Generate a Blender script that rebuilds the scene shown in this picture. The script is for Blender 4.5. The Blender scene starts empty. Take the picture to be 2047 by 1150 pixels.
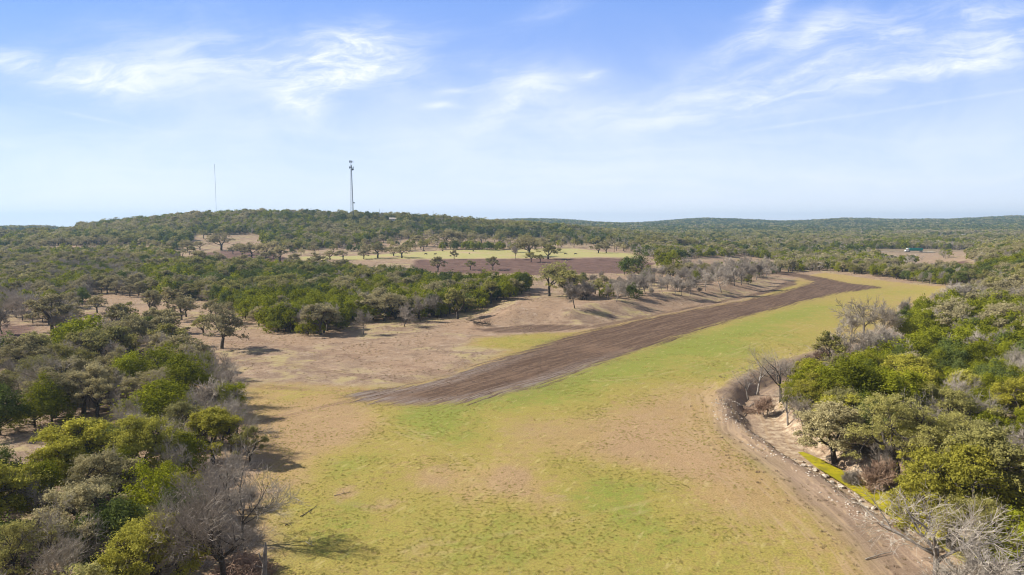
import bpy, math, random
import numpy as np
from mathutils import Vector, Matrix

random.seed(7)
rng = np.random.default_rng(7)
scene = bpy.context.scene
COL = scene.collection
R = math.radians

# ------------------------------------------------------------------ camera, sky, sun, exposure
W0, H0, F0 = 2047.0, 1150.0, 1365.0
HC = 30.0
PITCH = math.atan(125 / F0)
cam_d = bpy.data.cameras.new('camera')
cam = bpy.data.objects.new('camera', cam_d)
COL.objects.link(cam)
cam_d.sensor_width = 36.0
cam_d.lens = 36.0 * F0 / W0
cam_d.clip_start = 0.5
cam_d.clip_end = 20000
cam.location = (0, 0, HC)
cam.rotation_euler = (math.pi / 2 - PITCH, 0, 0)
scene.camera = cam

SUN_DIR = Vector((-0.98, 0.16, 0)).normalized()
SUN_EL = R(37)
sun_vec = Vector((SUN_DIR.x * math.cos(SUN_EL), SUN_DIR.y * math.cos(SUN_EL), math.sin(SUN_EL)))
sd = bpy.data.lights.new('sun', 'SUN')
sd.energy = 5.0
sd.angle = R(0.6)
sd.color = (1.0, 0.93, 0.82)
so = bpy.data.objects.new('sun', sd)
COL.objects.link(so)
so.rotation_euler = sun_vec.to_track_quat('Z', 'Y').to_euler()
so.location = (-200, 80, 200)

scene.view_settings.view_transform = 'Standard'
scene.view_settings.look = 'None'
scene.view_settings.gamma = 1
scene.view_settings.exposure = 0.66
scene.cycles.filter_width = 1.1
scene.cycles.max_bounces = 5
scene.cycles.diffuse_bounces = 3
scene.cycles.volume_bounces = 0
scene.cycles.transmission_bounces = 2
scene.cycles.transparent_max_bounces = 4


def krow(py):
    v = -(py - 575.0) / F0
    return (-math.sin(PITCH) + v * math.cos(PITCH)) / (math.cos(PITCH) + v * math.sin(PITCH))


class NT:
    """small helper to write node trees"""
    def __init__(self, tree):
        self.t = tree; self.n = tree.nodes; self.l = tree.links

    def new(self, typ, **kw):
        nd = self.n.new(typ)
        for k, v in kw.items():
            setattr(nd, k, v)
        return nd

    def set(self, sock, v):
        if isinstance(v, bpy.types.NodeSocket):
            self.l.new(v, sock)
        elif v is not None:
            if isinstance(v, (tuple, list)) and sock.type == 'RGBA' and len(v) == 3:
                v = (*v, 1)
            sock.default_value = v

    def m(self, op, a=None, b=None, c=None, clamp=False):
        nd = self.new('ShaderNodeMath', operation=op, use_clamp=clamp)
        for i, v in enumerate((a, b, c)):
            if v is not None:
                self.set(nd.inputs[i], v)
        return nd.outputs[0]

    def mix(self, f, a, b, blend='MIX'):
        nd = self.new('ShaderNodeMix', data_type='RGBA', blend_type=blend)
        self.set(nd.inputs[0], f); self.set(nd.inputs[6], a); self.set(nd.inputs[7], b)
        return nd.outputs[2]

    def rng(self, v, a, b, c=0.0, d=1.0, smooth=True):
        nd = self.new('ShaderNodeMapRange', interpolation_type='SMOOTHSTEP' if smooth else 'LINEAR')
        self.set(nd.inputs[0], v); self.set(nd.inputs[1], a); self.set(nd.inputs[2], b)
        self.set(nd.inputs[3], c); self.set(nd.inputs[4], d)
        return nd.outputs[0]

    def noise(self, vec, scale, detail=4, rough=0.55, dist=0.0):
        nd = self.new('ShaderNodeTexNoise')
        self.set(nd.inputs['Vector'], vec)
        nd.inputs['Scale'].default_value = scale
        nd.inputs['Detail'].default_value = detail
        nd.inputs['Roughness'].default_value = rough
        nd.inputs['Distortion'].default_value = dist
        return nd.outputs['Fac']

    def xyz(self, x, y, z):
        nd = self.new('ShaderNodeCombineXYZ')
        self.set(nd.inputs[0], x); self.set(nd.inputs[1], y); self.set(nd.inputs[2], z)
        return nd.outputs[0]

    def attr(self, name):
        return self.new('ShaderNodeAttribute', attribute_name=name).outputs['Fac']


# world: physical sky with wisps of cirrus laid over it by direction
world = bpy.data.worlds.new('World')
scene.world = world
world.use_nodes = True
wt = NT(world.node_tree)
wt.n.clear()
sky = wt.new('ShaderNodeTexSky', sky_type='NISHITA')
sky.sun_disc = False
sky.sun_elevation = SUN_EL
sky.sun_rotation = math.atan2(SUN_DIR.x, SUN_DIR.y)
sky.altitude = 300
sky.air_density = 1.0
sky.dust_density = 0.6
sky.ozone_density = 2.0
tc = wt.new('ShaderNodeTexCoord').outputs['Generated']
sep = wt.new('ShaderNodeSeparateXYZ'); wt.l.new(tc, sep.inputs[0])
yy = wt.m('MAXIMUM', sep.outputs[1], 0.15)
S = wt.m('DIVIDE', sep.outputs[0], yy)
T = wt.m('DIVIDE', sep.outputs[2], yy)
# feathered noise, stretched sideways and bent
warp = wt.noise(wt.xyz(wt.m('MULTIPLY', S, 3.0), wt.m('MULTIPLY', T, 5.0), 0.3), 1.6, 3)
warp2 = wt.noise(wt.xyz(wt.m('MULTIPLY', S, 3.0), wt.m('MULTIPLY', T, 5.0), 7.3), 1.6, 3)
Sw = wt.m('ADD', S, wt.m('MULTIPLY', wt.m('SUBTRACT', warp, 0.5), 0.11))
Tw = wt.m('ADD', T, wt.m('MULTIPLY', wt.m('SUBTRACT', warp2, 0.5), 0.065))
fib = wt.noise(wt.xyz(wt.m('MULTIPLY', Sw, 7.0), wt.m('MULTIPLY', wt.m('SUBTRACT', Tw, wt.m('MULTIPLY', Sw, 0.12)), 34.0), 1.0), 1.0, 10, 0.70, 0.45)
soft = wt.noise(wt.xyz(wt.m('MULTIPLY', Sw, 5.0), wt.m('MULTIPLY', Tw, 9.0), 4.0), 1.0, 6, 0.6, 0.4)
total = None
CLOUDS = [  # column, row, half length, half height, tilt (degrees, right end up), strength
    (90, 128, 150, 20, -10, .75), (270, 150, 120, 28, -4, .55), (300, 70, 150, 60, 8, .14), (520, 125, 150, 30, -6, .75), (690, 110, 110, 38, 12, .95),
    (640, 160, 90, 34, 35, .9), (612, 205, 28, 34, 70, .7), (790, 130, 60, 30, 0, .3), (1045, 160, 75, 30, -10, .6), (1030, 215, 60, 14, 25, .75),
    (1190, 152, 24, 6, 5, .7), (930, 180, 35, 5, 5, .6), (895, 210, 28, 5, 0, .6), (1090, 18, 60, 14, 15, .3),
    (1475, 85, 75, 20, 38, .85), (1550, 25, 30, 14, 55, .55), (1620, 72, 60, 20, 25, .85), (1790, 55, 190, 30, 8, .55), (1960, 85, 110, 22, 4, .7),
    (1650, 135, 90, 12, 22, .7), (1740, 160, 240, 26, 10, .85), (1890, 140, 110, 14, 8, .8), (1450, 170, 90, 14, 20, .5), (1350, 215, 200, 26, 5, .5), (1990, 40, 90, 20, 10, .4),
    (1880, 205, 190, 2.4, 8.5, .30), (1560, 252, 70, 2.5, 8, .4), (190, 237, 95, 2.6, -12, .3)]
for (cx, cy, hl, hh, tilt, st) in CLOUDS:
    v = -(cy - 575.0) / F0
    dy = math.cos(PITCH) + v * math.sin(PITCH)
    s0 = (cx - 1023.5) / F0 / dy
    t0 = krow(cy)
    c_, s_ = math.cos(R(tilt)), math.sin(R(tilt))
    thin = hh < 4
    ds = wt.m('SUBTRACT', S if thin else Sw, s0); dt = wt.m('SUBTRACT', T if thin else Tw, t0)
    a = wt.m('ADD', wt.m('MULTIPLY', ds, c_ * F0 / hl), wt.m('MULTIPLY', dt, s_ * F0 / hl))
    b = wt.m('ADD', wt.m('MULTIPLY', ds, -s_ * F0 / hh), wt.m('MULTIPLY', dt, c_ * F0 / hh))
    r2 = wt.m('ADD', wt.m('MULTIPLY', a, a), wt.m('MULTIPLY', b, b))
    g = wt.m('MULTIPLY', wt.m('EXPONENT', wt.m('MULTIPLY', r2, -0.55)), st * (.88 if cx < 1400 else .68))
    total = g if total is None else wt.m('ADD', total, g)
total = wt.m('MINIMUM', total, 1.05)
body = wt.rng(wt.m('ADD', wt.m('MULTIPLY', fib, 0.85), wt.m('MULTIPLY', soft, 0.45)), 0.50, 0.86)
cl = wt.m('MULTIPLY', total, wt.m('ADD', wt.m('MULTIPLY', body, 1.05), 0.26))
veil_n = wt.rng(soft, 0.3, 0.75)
veil = wt.m('MULTIPLY', wt.m('MULTIPLY', wt.rng(T, 0.34, 0.10), veil_n), 0.35)
band = wt.noise(wt.xyz(wt.m('MULTIPLY', Sw, 2.0), wt.m('MULTIPLY', Tw, 30.0), 9.0), 1.0, 6, 0.55, 0.3)
band = wt.m('MULTIPLY', wt.m('MULTIPLY', wt.rng(band, 0.42, 0.75), wt.rng(T, 0.22, 0.06)), 0.30)
hz = wt.m('MULTIPLY', wt.m('EXPONENT', wt.m('MULTIPLY', wt.m('MAXIMUM', T, 0.0), -5.6)), 0.92)
one = wt.m('MULTIPLY', wt.m('MULTIPLY', wt.m('SUBTRACT', 1.0, wt.m('MINIMUM', cl, 0.95)), wt.m('SUBTRACT', 1.0, veil)),
           wt.m('MULTIPLY', wt.m('SUBTRACT', 1.0, band), wt.m('SUBTRACT', 1.0, hz)))
cov = wt.m('SUBTRACT', 1.0, one)
SKYK = 0.078
skyp = wt.mix(1.0, sky.outputs[0], (0.70, 1.0, 1.35), 'MULTIPLY')
blue = wt.mix(wt.rng(T, 0.26, 0.02), (0.75, 2.65, 8.3), (3.5, 5.3, 8.6))
skyc = wt.mix(0.70, skyp, blue)
cloudc = (8.4, 8.8, 9.5)
wc = wt.mix(cov, skyc, cloudc)
# white veil added out of view overhead and behind, to neutralise ambient light
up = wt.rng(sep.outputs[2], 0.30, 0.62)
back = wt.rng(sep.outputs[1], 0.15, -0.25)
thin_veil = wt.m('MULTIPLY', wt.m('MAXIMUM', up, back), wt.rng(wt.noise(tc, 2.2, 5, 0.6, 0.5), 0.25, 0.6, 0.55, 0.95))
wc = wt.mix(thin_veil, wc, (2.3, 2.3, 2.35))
bg = wt.new('ShaderNodeBackground')
bg.inputs[1].default_value = SKYK
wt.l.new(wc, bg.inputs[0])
wo = wt.new('ShaderNodeOutputWorld')
wt.l.new(bg.outputs[0], wo.inputs[0])

# ------------------------------------------------------------------ small numpy noise
def _hash(ix, iy, seed):
    h = (ix.astype(np.int64) * 374761393 + iy.astype(np.int64) * 668265263 + seed * 974711) & 0xffffffff
    h = ((h ^ (h >> 13)) * 1274126177) & 0xffffffff
    h = h ^ (h >> 16)
    return (h & 0xffff) / 65535.0


def vnoise(x, y, seed=0):
    ix = np.floor(x); iy = np.floor(y)
    fx = x - ix; fy = y - iy
    fx = fx * fx * (3 - 2 * fx); fy = fy * fy * (3 - 2 * fy)
    a = _hash(ix, iy, seed); b = _hash(ix + 1, iy, seed); c = _hash(ix, iy + 1, seed); d = _hash(ix + 1, iy + 1, seed)
    return (a + (b - a) * fx) * (1 - fy) + (c + (d - c) * fx) * fy - 0.5


def fbm(x, y, scale, oct=4, seed=0):
    s = 0; a = 1.0; f = 1.0 / scale
    for i in range(oct):
        s = s + a * vnoise(x * f, y * f, seed + i * 17)
        a *= 0.5; f *= 2.03
    return s


def sstep(x, a, b):
    t = np.clip((x - a) / (b - a), 0, 1)
    return t * t * (3 - 2 * t)


# ------------------------------------------------------------------ the lie of the land
PXC = [-500, 0, 200, 400, 600, 800, 950, 1100, 1250, 1400, 1560, 1700, 1880, 2047, 2500]
YS = [40, 150, 250, 350, 450, 520, 600, 700, 800, 900, 1100, 1400, 1800, 2400, 3200, 6500]
ZN = {40: [0] * 13 + [1, 4],
      150: [0] * 12 + [0, 2.5, 8],
      250: [1.5, 1, .5, .5, .5, .5, .2, 0, 0, 0, 0, 0, .8, 6, 13],
      350: [4, 3, 3, 3, 3, 2.5, 2, 1.5, 1, .5, 0, 0, 2, 10.5, 17]}
ROWS = {450: [520, 521, 521, 522, 521, 520, 520, 521, 522, 526, 540, 537, 528, 502, 488],
        520: [508, 508, 508, 508, 507, 507, 507, 508, 509, 515, 530, 525, 518, 498, 482],
        600: [494, 493, 493, 494, 495, 495, 495, 497, 501, 506, 517, 514, 510, 499, 486],
        700: [484, 480, 477, 475, 474, 479, 482, 487, 493, 498, 506, 505, 505, 500, 490],
        800: [478, 473, 466, 456, 452, 460, 467, 476, 485, 492, 498, 498, 498, 496, 490],
        900: [474, 467, 456, 437, 433, 441, 451, 463, 476, 486, 490, 490, 490, 489, 486],
        1100: [472, 467, 460, 449, 446, 448, 453, 458, 473, 478, 481, 481, 480, 478, 474],
        1400: [460, 459, 459, 462, 462, 462, 462, 461, 466, 469, 470, 470, 469, 466, 462],
        1800: [460, 462, 465, 466, 466, 466, 462, 458, 460, 462, 462, 462, 461, 458, 455],
        2400: [462, 464, 466, 468, 468, 462, 453, 450, 452, 451, 453, 452, 450, 447, 445],
        3200: [464, 466, 468, 470, 470, 462, 450, 445, 451, 441, 447, 442, 445, 438.5, 438],
        6500: [466, 468, 470, 470, 470, 466, 462, 460, 460, 460, 460, 460, 460, 460, 460]}
GZ = np.zeros((len(YS), len(PXC)))
for i, Y in enumerate(YS):
    if Y in ZN:
        GZ[i] = ZN[Y]
    else:
        GZ[i] = [HC + Y * krow(r) for r in ROWS[Y]]


def _cr(p0, p1, p2, p3, t):
    return 0.5 * (2 * p1 + (p2 - p0) * t + (2 * p0 - 5 * p1 + 4 * p2 - p3) * t * t + (3 * p1 - p0 - 3 * p2 + p3) * t ** 3)


def base_z(x, y):
    yc = np.clip(y, 40.01, 6499)
    col = 1023.5 + 1362.0 * x / np.maximum(y, 40)
    ci = np.interp(col, PXC, np.arange(len(PXC)))
    ri = np.interp(yc, YS, np.arange(len(YS)))
    c0 = np.minimum(ci.astype(int), len(PXC) - 2); r0 = np.minimum(ri.astype(int), len(YS) - 2)
    fc = ci - c0; fr = ri - r0

    def row(r):
        r = np.clip(r, 0, len(YS) - 1)
        g = lambda k: GZ[r, np.clip(c0 + k, 0, len(PXC) - 1)]
        return _cr(g(-1), g(0), g(1), g(2), fc)
    z = _cr(row(r0 - 1), row(r0), row(r0 + 1), row(r0 + 2), fr)
    return z


def flatpt(px, py, z=0.0):
    v = -(py - 575.0) / F0
    dy = math.cos(PITCH) + v * math.sin(PITCH); dz = -math.sin(PITCH) + v * math.cos(PITCH)
    Y = (z - HC) / (dz / dy)
    return ((px - 1023.5) / F0 / dy * Y, Y)


def seg_dist(x, y, pts):
    """distance to a polyline and the side of the nearest segment"""
    best = np.full(x.shape, 1e9); side = np.zeros(x.shape)
    for (ax, ay), (bx, by) in zip(pts[:-1], pts[1:]):
        dx, dy = bx - ax, by - ay
        t = np.clip(((x - ax) * dx + (y - ay) * dy) / (dx * dx + dy * dy + 1e-9), 0, 1)
        d = np.hypot(x - ax - t * dx, y - ay - t * dy)
        m = d < best
        best = np.where(m, d, best)
        side = np.where(m, np.sign((x - ax) * dy - (y - ay) * dx), side)
    return best, side


def poly_sdf(x, y, pts):
    P = list(pts) + [pts[0]]
    d, _ = seg_dist(x, y, P)
    inside = np.zeros(x.shape, bool)
    for (ax, ay), (bx, by) in zip(P[:-1], P[1:]):
        c = ((ay > y) != (by > y)) & (x < (bx - ax) * (y - ay) / (by - ay + 1e-12) + ax)
        inside ^= c
    return np.where(inside, -d, d)


CREEK = [flatpt(a, b, -1.2) for a, b in [(1860, 690), (1770, 715), (1690, 722), (1610, 745), (1545, 775), (1512, 805), (1535, 850), (1600, 900), (1650, 928),
                                      (1710, 962), (1770, 1000), (1840, 1040), (1910, 1080), (2000, 1140), (2150, 1250)]]
BANK = [flatpt(a, b) for a, b in [(905, 665), (1000, 655), (1100, 652), (1180, 655), (1300, 632), (1420, 608), (1530, 584), (1580, 560), (1552, 548), (1530, 535)]]
BANKPOLY = BANK + [(flatpt(1530, 535)[0], 700), (-90, 700), (-60, 380), (-28, 262), (-16, 236)]


def ground_z(x, y, fine=True):
    x = np.asarray(x, float); y = np.asarray(y, float)
    z = base_z(x, y)
    far = sstep(y, 420, 700)
    z = z + far * fbm(x, y, 90, 3, 5) * 3.2 * (1 - 0.55 * sstep(y, 700, 950) * (1 - sstep(y, 1100, 1300))) + sstep(y, 1500, 2300) * fbm(x, y, 420, 3, 9) * 11
    # wooded ground rolls gently, the meadow is nearly level
    z = z + fbm(x, y, 28, 3, 3) * 0.35 + fbm(x, y, 5, 3, 4) * 0.12
    near = (y < 720) & (y > 60)
    if near.any():
        d = poly_sdf(x, y, BANKPOLY)
        h = sstep(-d, 0.5, 19) * 3.4 * (1 - sstep(y, 300, 430))
        h = h * sstep(x, -40, 8)
        h = h * (1 + 0.18 * fbm(x, y, 9, 2, 8))
        z = z + h
    nearc = (y < 300)
    if nearc.any():
        d, s = seg_dist(x, y, CREEK)
        w = d + fbm(x, y, 4, 3, 12) * 1.3
        cut = 1 - sstep(w, 2.0, 5.6)
        z = z - cut * 2.1 * (1 - sstep(y, 180, 230) * 0.4)
        # spoil berm along the lip
        z = z + 0.45 * np.exp(-((d - 6.8) / 1.1) ** 2) * (0.6 + fbm(x, y, 2.2, 2, 33)) * (y < 200)
    if fine:
        z = z + fbm(x, y, 1.1, 2, 21) * 0.05 * (y < 400)
    return z


_ym = np.concatenate([np.linspace(35, 200, 500), np.geomspace(200.3, 6400, 1500)])


def G(px, py):
    """ground point seen in the given direction"""
    v = -(py - 575.0) / F0
    dy = math.cos(PITCH) + v * math.sin(PITCH); dz = -math.sin(PITCH) + v * math.cos(PITCH)
    xs = (px - 1023.5) / F0 / dy * _ym
    zr = HC + dz / dy * _ym
    zg = ground_z(xs, _ym, False)
    below = np.nonzero(zr <= zg)[0]
    i = below[0] if len(below) else len(_ym) - 1
    i = max(i, 1)
    a = zr[i - 1] - zg[i - 1]; b = zr[i] - zg[i]
    t = a / (a - b) if a != b else 0
    Y = _ym[i - 1] + t * (_ym[i] - _ym[i - 1])
    X = (px - 1023.5) / F0 / dy * Y
    return X, Y


def to_px(x, y, z):
    # forward projection for sorting things by their size and place
    zc = z - HC
    f = y * math.cos(PITCH) - zc * math.sin(PITCH)
    u = y * math.sin(PITCH) + zc * math.cos(PITCH)
    return 1023.5 + F0 * x / f, 575 - F0 * u / f


def inpoly(x, y, P):
    P = list(P)
    inside = np.zeros(np.shape(x), bool)
    n = len(P)
    for i in range(n):
        ax, ay = P[i]; bx, by = P[(i + 1) % n]
        inside ^= ((ay > y) != (by > y)) & (x < (bx - ax) * (y - ay) / (by - ay + 1e-12) + ax)
    return inside


# ------------------------------------------------------------------ object helpers
def link_obj(name, data, parent=None, loc=None):
    o = bpy.data.objects.new(name, data)
    COL.objects.link(o)
    if parent:
        o.parent = parent
    if loc is not None:
        o.location = loc
    return o


def tag(o, label=None, cat=None, group=None, kind=None):
    if label: o['label'] = label
    if cat: o['category'] = cat
    if group: o['group'] = group
    if kind: o['kind'] = kind
    return o


def mesh_np(name, V, Fc, mats=(), smooth=False, face_attr=None, mat_idx=None):
    """V (n,3); Fc = list of (m,k) index arrays"""
    me = bpy.data.meshes.new(name)
    V = np.asarray(V, np.float32)
    Fc = [np.asarray(f, np.int32) for f in (Fc if isinstance(Fc, list) else [Fc]) if len(f)]
    me.vertices.add(len(V)); me.vertices.foreach_set('co', V.ravel())
    nl = sum(f.size for f in Fc); nf = sum(len(f) for f in Fc)
    me.loops.add(nl); me.loops.foreach_set('vertex_index', np.concatenate([f.ravel() for f in Fc]))
    me.polygons.add(nf)
    sizes = np.concatenate([np.full(len(f), f.shape[1], np.int32) for f in Fc])
    starts = np.concatenate([[0], np.cumsum(sizes)[:-1]]).astype(np.int32)
    me.polygons.foreach_set('loop_start', starts)
    me.polygons.foreach_set('loop_total', sizes)
    for m in mats:
        me.materials.append(m)
    if mat_idx is not None:
        me.polygons.foreach_set('material_index', np.asarray(mat_idx, np.int32))
    me.update(calc_edges=True)
    me.polygons.foreach_set('use_smooth', np.full(nf, smooth))
    if face_attr is not None:
        a = me.attributes.new('tint', 'FLOAT', 'FACE')
        a.data.foreach_set('value', np.asarray(face_attr, np.float32))
    me.validate()
    return me


class MB:
    """collects tubes, boxes and loose faces for ONE mesh"""
    def __init__(self):
        self.V = []; self.Q = []; self.T = []; self.n = 0

    def add(self, V, Q=None, T=None):
        V = np.asarray(V, float)
        if Q is not None and len(Q): self.Q.append(np.asarray(Q, int) + self.n)
        if T is not None and len(T): self.T.append(np.asarray(T, int) + self.n)
        self.V.append(V); self.n += len(V)
        return self

    def tube(self, P, r, sides=6, cap=True):
        P = np.asarray(P, float); n = len(P)
        r = np.broadcast_to(np.asarray(r, float), (n,))
        D = np.gradient(P, axis=0)
        D /= np.linalg.norm(D, axis=1)[:, None] + 1e-9
        ref = np.array([0, 0, 1.0]) if abs(D[0][2]) < 0.9 else np.array([1.0, 0, 0])
        A = np.cross(D, ref); A /= np.linalg.norm(A, axis=1)[:, None] + 1e-9
        B = np.cross(D, A)
        th = np.linspace(0, 2 * np.pi, sides, endpoint=False)
        ring = (np.cos(th)[None, :, None] * A[:, None, :] + np.sin(th)[None, :, None] * B[:, None, :]) * r[:, None, None] + P[:, None, :]
        V = ring.reshape(-1, 3)
        i = np.arange(n - 1)[:, None] * sides; j = np.arange(sides)[None, :]; j2 = (j + 1) % sides
        Q = np.stack([i + j, i + j2, i + sides + j2, i + sides + j], -1).reshape(-1, 4)
        T = None
        if cap and sides > 3:
            V = np.vstack([V, P[0], P[-1]])
            c0 = n * sides; c1 = c0 + 1
            jj = np.arange(sides); k2 = (jj + 1) % sides
            T = np.vstack([np.stack([np.full(sides, c0), k2, jj], -1), np.stack([np.full(sides, c1), (n - 1) * sides + jj, (n - 1) * sides + k2], -1)])
        return self.add(V, Q, T)

    def box(self, c, s, rz=0.0, taper=1.0):
        x, y, z = np.array(s) / 2
        V = np.array([[-x, -y, -z], [x, -y, -z], [x, y, -z], [-x, y, -z], [-x * taper, -y * taper, z], [x * taper, -y * taper, z], [x * taper, y * taper, z], [-x * taper, y * taper, z]])
        ca, sa = math.cos(rz), math.sin(rz)
        V = V @ np.array([[ca, sa, 0], [-sa, ca, 0], [0, 0, 1]]) + np.array(c)
        return self.add(V, [[0, 3, 2, 1], [4, 5, 6, 7], [0, 1, 5, 4], [1, 2, 6, 5], [2, 3, 7, 6], [3, 0, 4, 7]])

    def mesh(self, name, mats=(), smooth=False):
        V = np.vstack(self.V) if self.V else np.zeros((3, 3))
        F = []
        if not self.V: self.T = [np.array([[0, 1, 2]])]
        if self.Q: F.append(np.vstack(self.Q))
        if self.T: F.append(np.vstack(self.T))
        return mesh_np(name, V, F, mats, smooth)

    def build(self, name, mats=(), parent=None, smooth=False, loc=None):
        mats = mats if isinstance(mats, (list, tuple)) else [mats]
        return link_obj(name, self.mesh(name, mats, smooth), parent, loc)


# ------------------------------------------------------------------ materials
def material(name):
    m = bpy.data.materials.new(name); m.use_nodes = True
    t = NT(m.node_tree); t.n.clear()
    return m, t


def finish(t, color, rough=0.9, bump=None, spec=0.2, metal=0.0, bstr=0.4, bdist=0.05):
    b = t.new('ShaderNodeBsdfPrincipled')
    t.set(b.inputs['Base Color'], color); t.set(b.inputs['Roughness'], rough)
    b.inputs['Specular IOR Level'].default_value = spec
    b.inputs['Metallic'].default_value = metal
    if bump is not None:
        bn = t.new('ShaderNodeBump'); bn.inputs['Strength'].default_value = bstr; bn.inputs['Distance'].default_value = bdist
        t.l.new(bump, bn.inputs['Height']); t.l.new(bn.outputs[0], b.inputs['Normal'])
    o = t.new('ShaderNodeOutputMaterial'); t.l.new(b.outputs[0], o.inputs[0])
    return b


def plain(name, c, rough=0.6, metal=0.0, var=0.12, scale=3.0):
    m, t = material(name)
    p = t.new('ShaderNodeTexCoord').outputs['Object']
    n = t.noise(p, scale, 5)
    col = t.mix(t.rng(n, 0.3, 0.75), tuple(x * (1 - var) for x in c), tuple(min(1, x * (1 + var)) for x in c))
    finish(t, col, rough, None, 0.3, metal)
    return m


def leaf_mat(name, c1, c2, c3, trans=0.3):
    trans += 0.08
    """leaf clumps: tone differs leaf by leaf and tree by tree"""
    m, t = material(name)
    ti = t.attr('tint')
    rnd = t.new('ShaderNodeObjectInfo').outputs['Random']
    a = t.mix(ti, c1, c2)
    a = t.mix(t.m('MULTIPLY', t.rng(rnd, 0.0, 1.0, 0, 1, False), 0.75), a, c3)
    hv = t.new('ShaderNodeHueSaturation')
    t.set(hv.inputs['Color'], a)
    t.set(hv.inputs['Value'], t.rng(t.m('FRACT', t.m('MULTIPLY', rnd, 7.31)), 0, 1, 0.78, 1.22, False))
    b = t.new('ShaderNodeBsdfDiffuse'); t.l.new(hv.outputs[0], b.inputs[0]); b.inputs[1].default_value = 0.6
    tr = t.new('ShaderNodeBsdfTranslucent'); t.l.new(hv.outputs[0], tr.inputs[0])
    ms = t.new('ShaderNodeMixShader'); ms.inputs[0].default_value = trans
    t.l.new(b.outputs[0], ms.inputs[1]); t.l.new(tr.outputs[0], ms.inputs[2])
    o = t.new('ShaderNodeOutputMaterial'); t.l.new(ms.outputs[0], o.inputs[0])
    return m


def bark_mat(name, c1, c2):
    m, t = material(name)
    p = t.new('ShaderNodeTexCoord').outputs['Object']
    n = t.noise(p, 3.0, 6, 0.65)
    rnd = t.new('ShaderNodeObjectInfo').outputs['Random']
    c = t.mix(t.rng(n, 0.3, 0.7), c1, c2)
    hv = t.new('ShaderNodeHueSaturation'); t.set(hv.inputs['Color'], c)
    t.set(hv.inputs['Value'], t.rng(rnd, 0, 1, 0.8, 1.2, False))
    finish(t, hv.outputs[0], 0.9, t.noise(p, 12, 4), 0.1, 0, 0.5, 0.03)
    return m


M = {}
M['juniper'] = leaf_mat('juniper foliage', (0.075, 0.095, 0.010), (0.47, 0.48, 0.032), (0.24, 0.26, 0.028), 0.27)
M['juniper_dark'] = leaf_mat('dark juniper foliage', (0.055, 0.080, 0.020), (0.22, 0.27, 0.055), (0.16, 0.19, 0.06), 0.24)
M['oak'] = leaf_mat('grey green oak foliage', (0.22, 0.195, 0.095), (0.60, 0.53, 0.28), (0.45, 0.40, 0.24), 0.25)
M['oak_green'] = leaf_mat('olive oak foliage', (0.14, 0.135, 0.042), (0.56, 0.515, 0.16), (0.38, 0.36, 0.155), 0.27)
M['oak_yellow'] = leaf_mat('yellow green oak foliage', (0.17, 0.17, 0.026), (0.70, 0.64, 0.095), (0.46, 0.44, 0.095), 0.30)
M['rust'] = leaf_mat('rust red foliage', (0.20, 0.07, 0.035), (0.36, 0.15, 0.08), (0.30, 0.12, 0.06), 0.3)
M['bark'] = bark_mat('dark oak bark', (0.050, 0.042, 0.036), (0.145, 0.125, 0.105))
M['bark_grey'] = bark_mat('grey bark', (0.17, 0.15, 0.135), (0.34, 0.31, 0.28))
M['twig'] = bark_mat('grey twigs', (0.27, 0.235, 0.20), (0.47, 0.415, 0.35))
M['twig_pale'] = bark_mat('pale twigs', (0.31, 0.275, 0.23), (0.47, 0.42, 0.355))
M['twig_brown'] = bark_mat('brown brushwood', (0.20, 0.13, 0.09), (0.42, 0.30, 0.22))
M['steel'] = plain('galvanised steel', (0.11, 0.13, 0.15), 0.6, 0.2)
M['steel_dark'] = plain('dark equipment', (0.05, 0.055, 0.06), 0.6)
M['white'] = plain('white paint', (0.75, 0.75, 0.74), 0.5)
M['teal'] = plain('teal painted trailer', (0.01, 0.27, 0.23), 0.45)
M['glass'] = plain('dark glass', (0.03, 0.04, 0.05), 0.15)
M['rubber'] = plain('black rubber', (0.02, 0.02, 0.02), 0.8)
M['wood_pole'] = plain('weathered pole', (0.16, 0.12, 0.09), 0.85)
M['roof_dark'] = plain('dark metal roof', (0.055, 0.045, 0.06), 0.5)
M['roof_light'] = plain('pale roof', (0.42, 0.38, 0.34), 0.6)
M['wall_tan'] = plain('tan wall', (0.42, 0.34, 0.26), 0.8)
M['rock'] = plain('limestone rock', (0.50, 0.44, 0.37), 0.9, 0, 0.3, 2.0)
M['cow'] = plain('black hide', (0.012, 0.011, 0.010), 0.7)
M['yellow'] = plain('yellow machine paint', (0.65, 0.42, 0.03), 0.5)

# ------------------------------------------------------------------ ground sheet
nc, = (640,)
yr = [-90.0]
while yr[-1] < 6500:
    Y = yr[-1]
    yr.append(Y + (8 if Y < 25 else (0.55 if Y < 110 else max(0.6, Y * 0.0068))))
yr = np.array(yr); nr = len(yr)
s = np.linspace(-1, 1, nc)
hw = 90 + 0.92 * np.maximum(yr, 0)
GX = s[None, :] * hw[:, None]; GY = np.repeat(yr[:, None], nc, 1)
X = GX.ravel(); Yv = GY.ravel()
Zv = ground_z(X, Yv)
gi = np.arange(nr * nc).reshape(nr, nc)
Q = np.stack([gi[:-1, :-1], gi[:-1, 1:], gi[1:, 1:], gi[1:, :-1]], -1).reshape(-1, 4)
gme = mesh_np('ground', np.stack([X, Yv, Zv], 1), Q, (), True)


def gattr(name, val):
    a = gme.attributes.new(name, 'FLOAT', 'POINT')
    a.data.foreach_set('value', np.asarray(val, np.float32))


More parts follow.
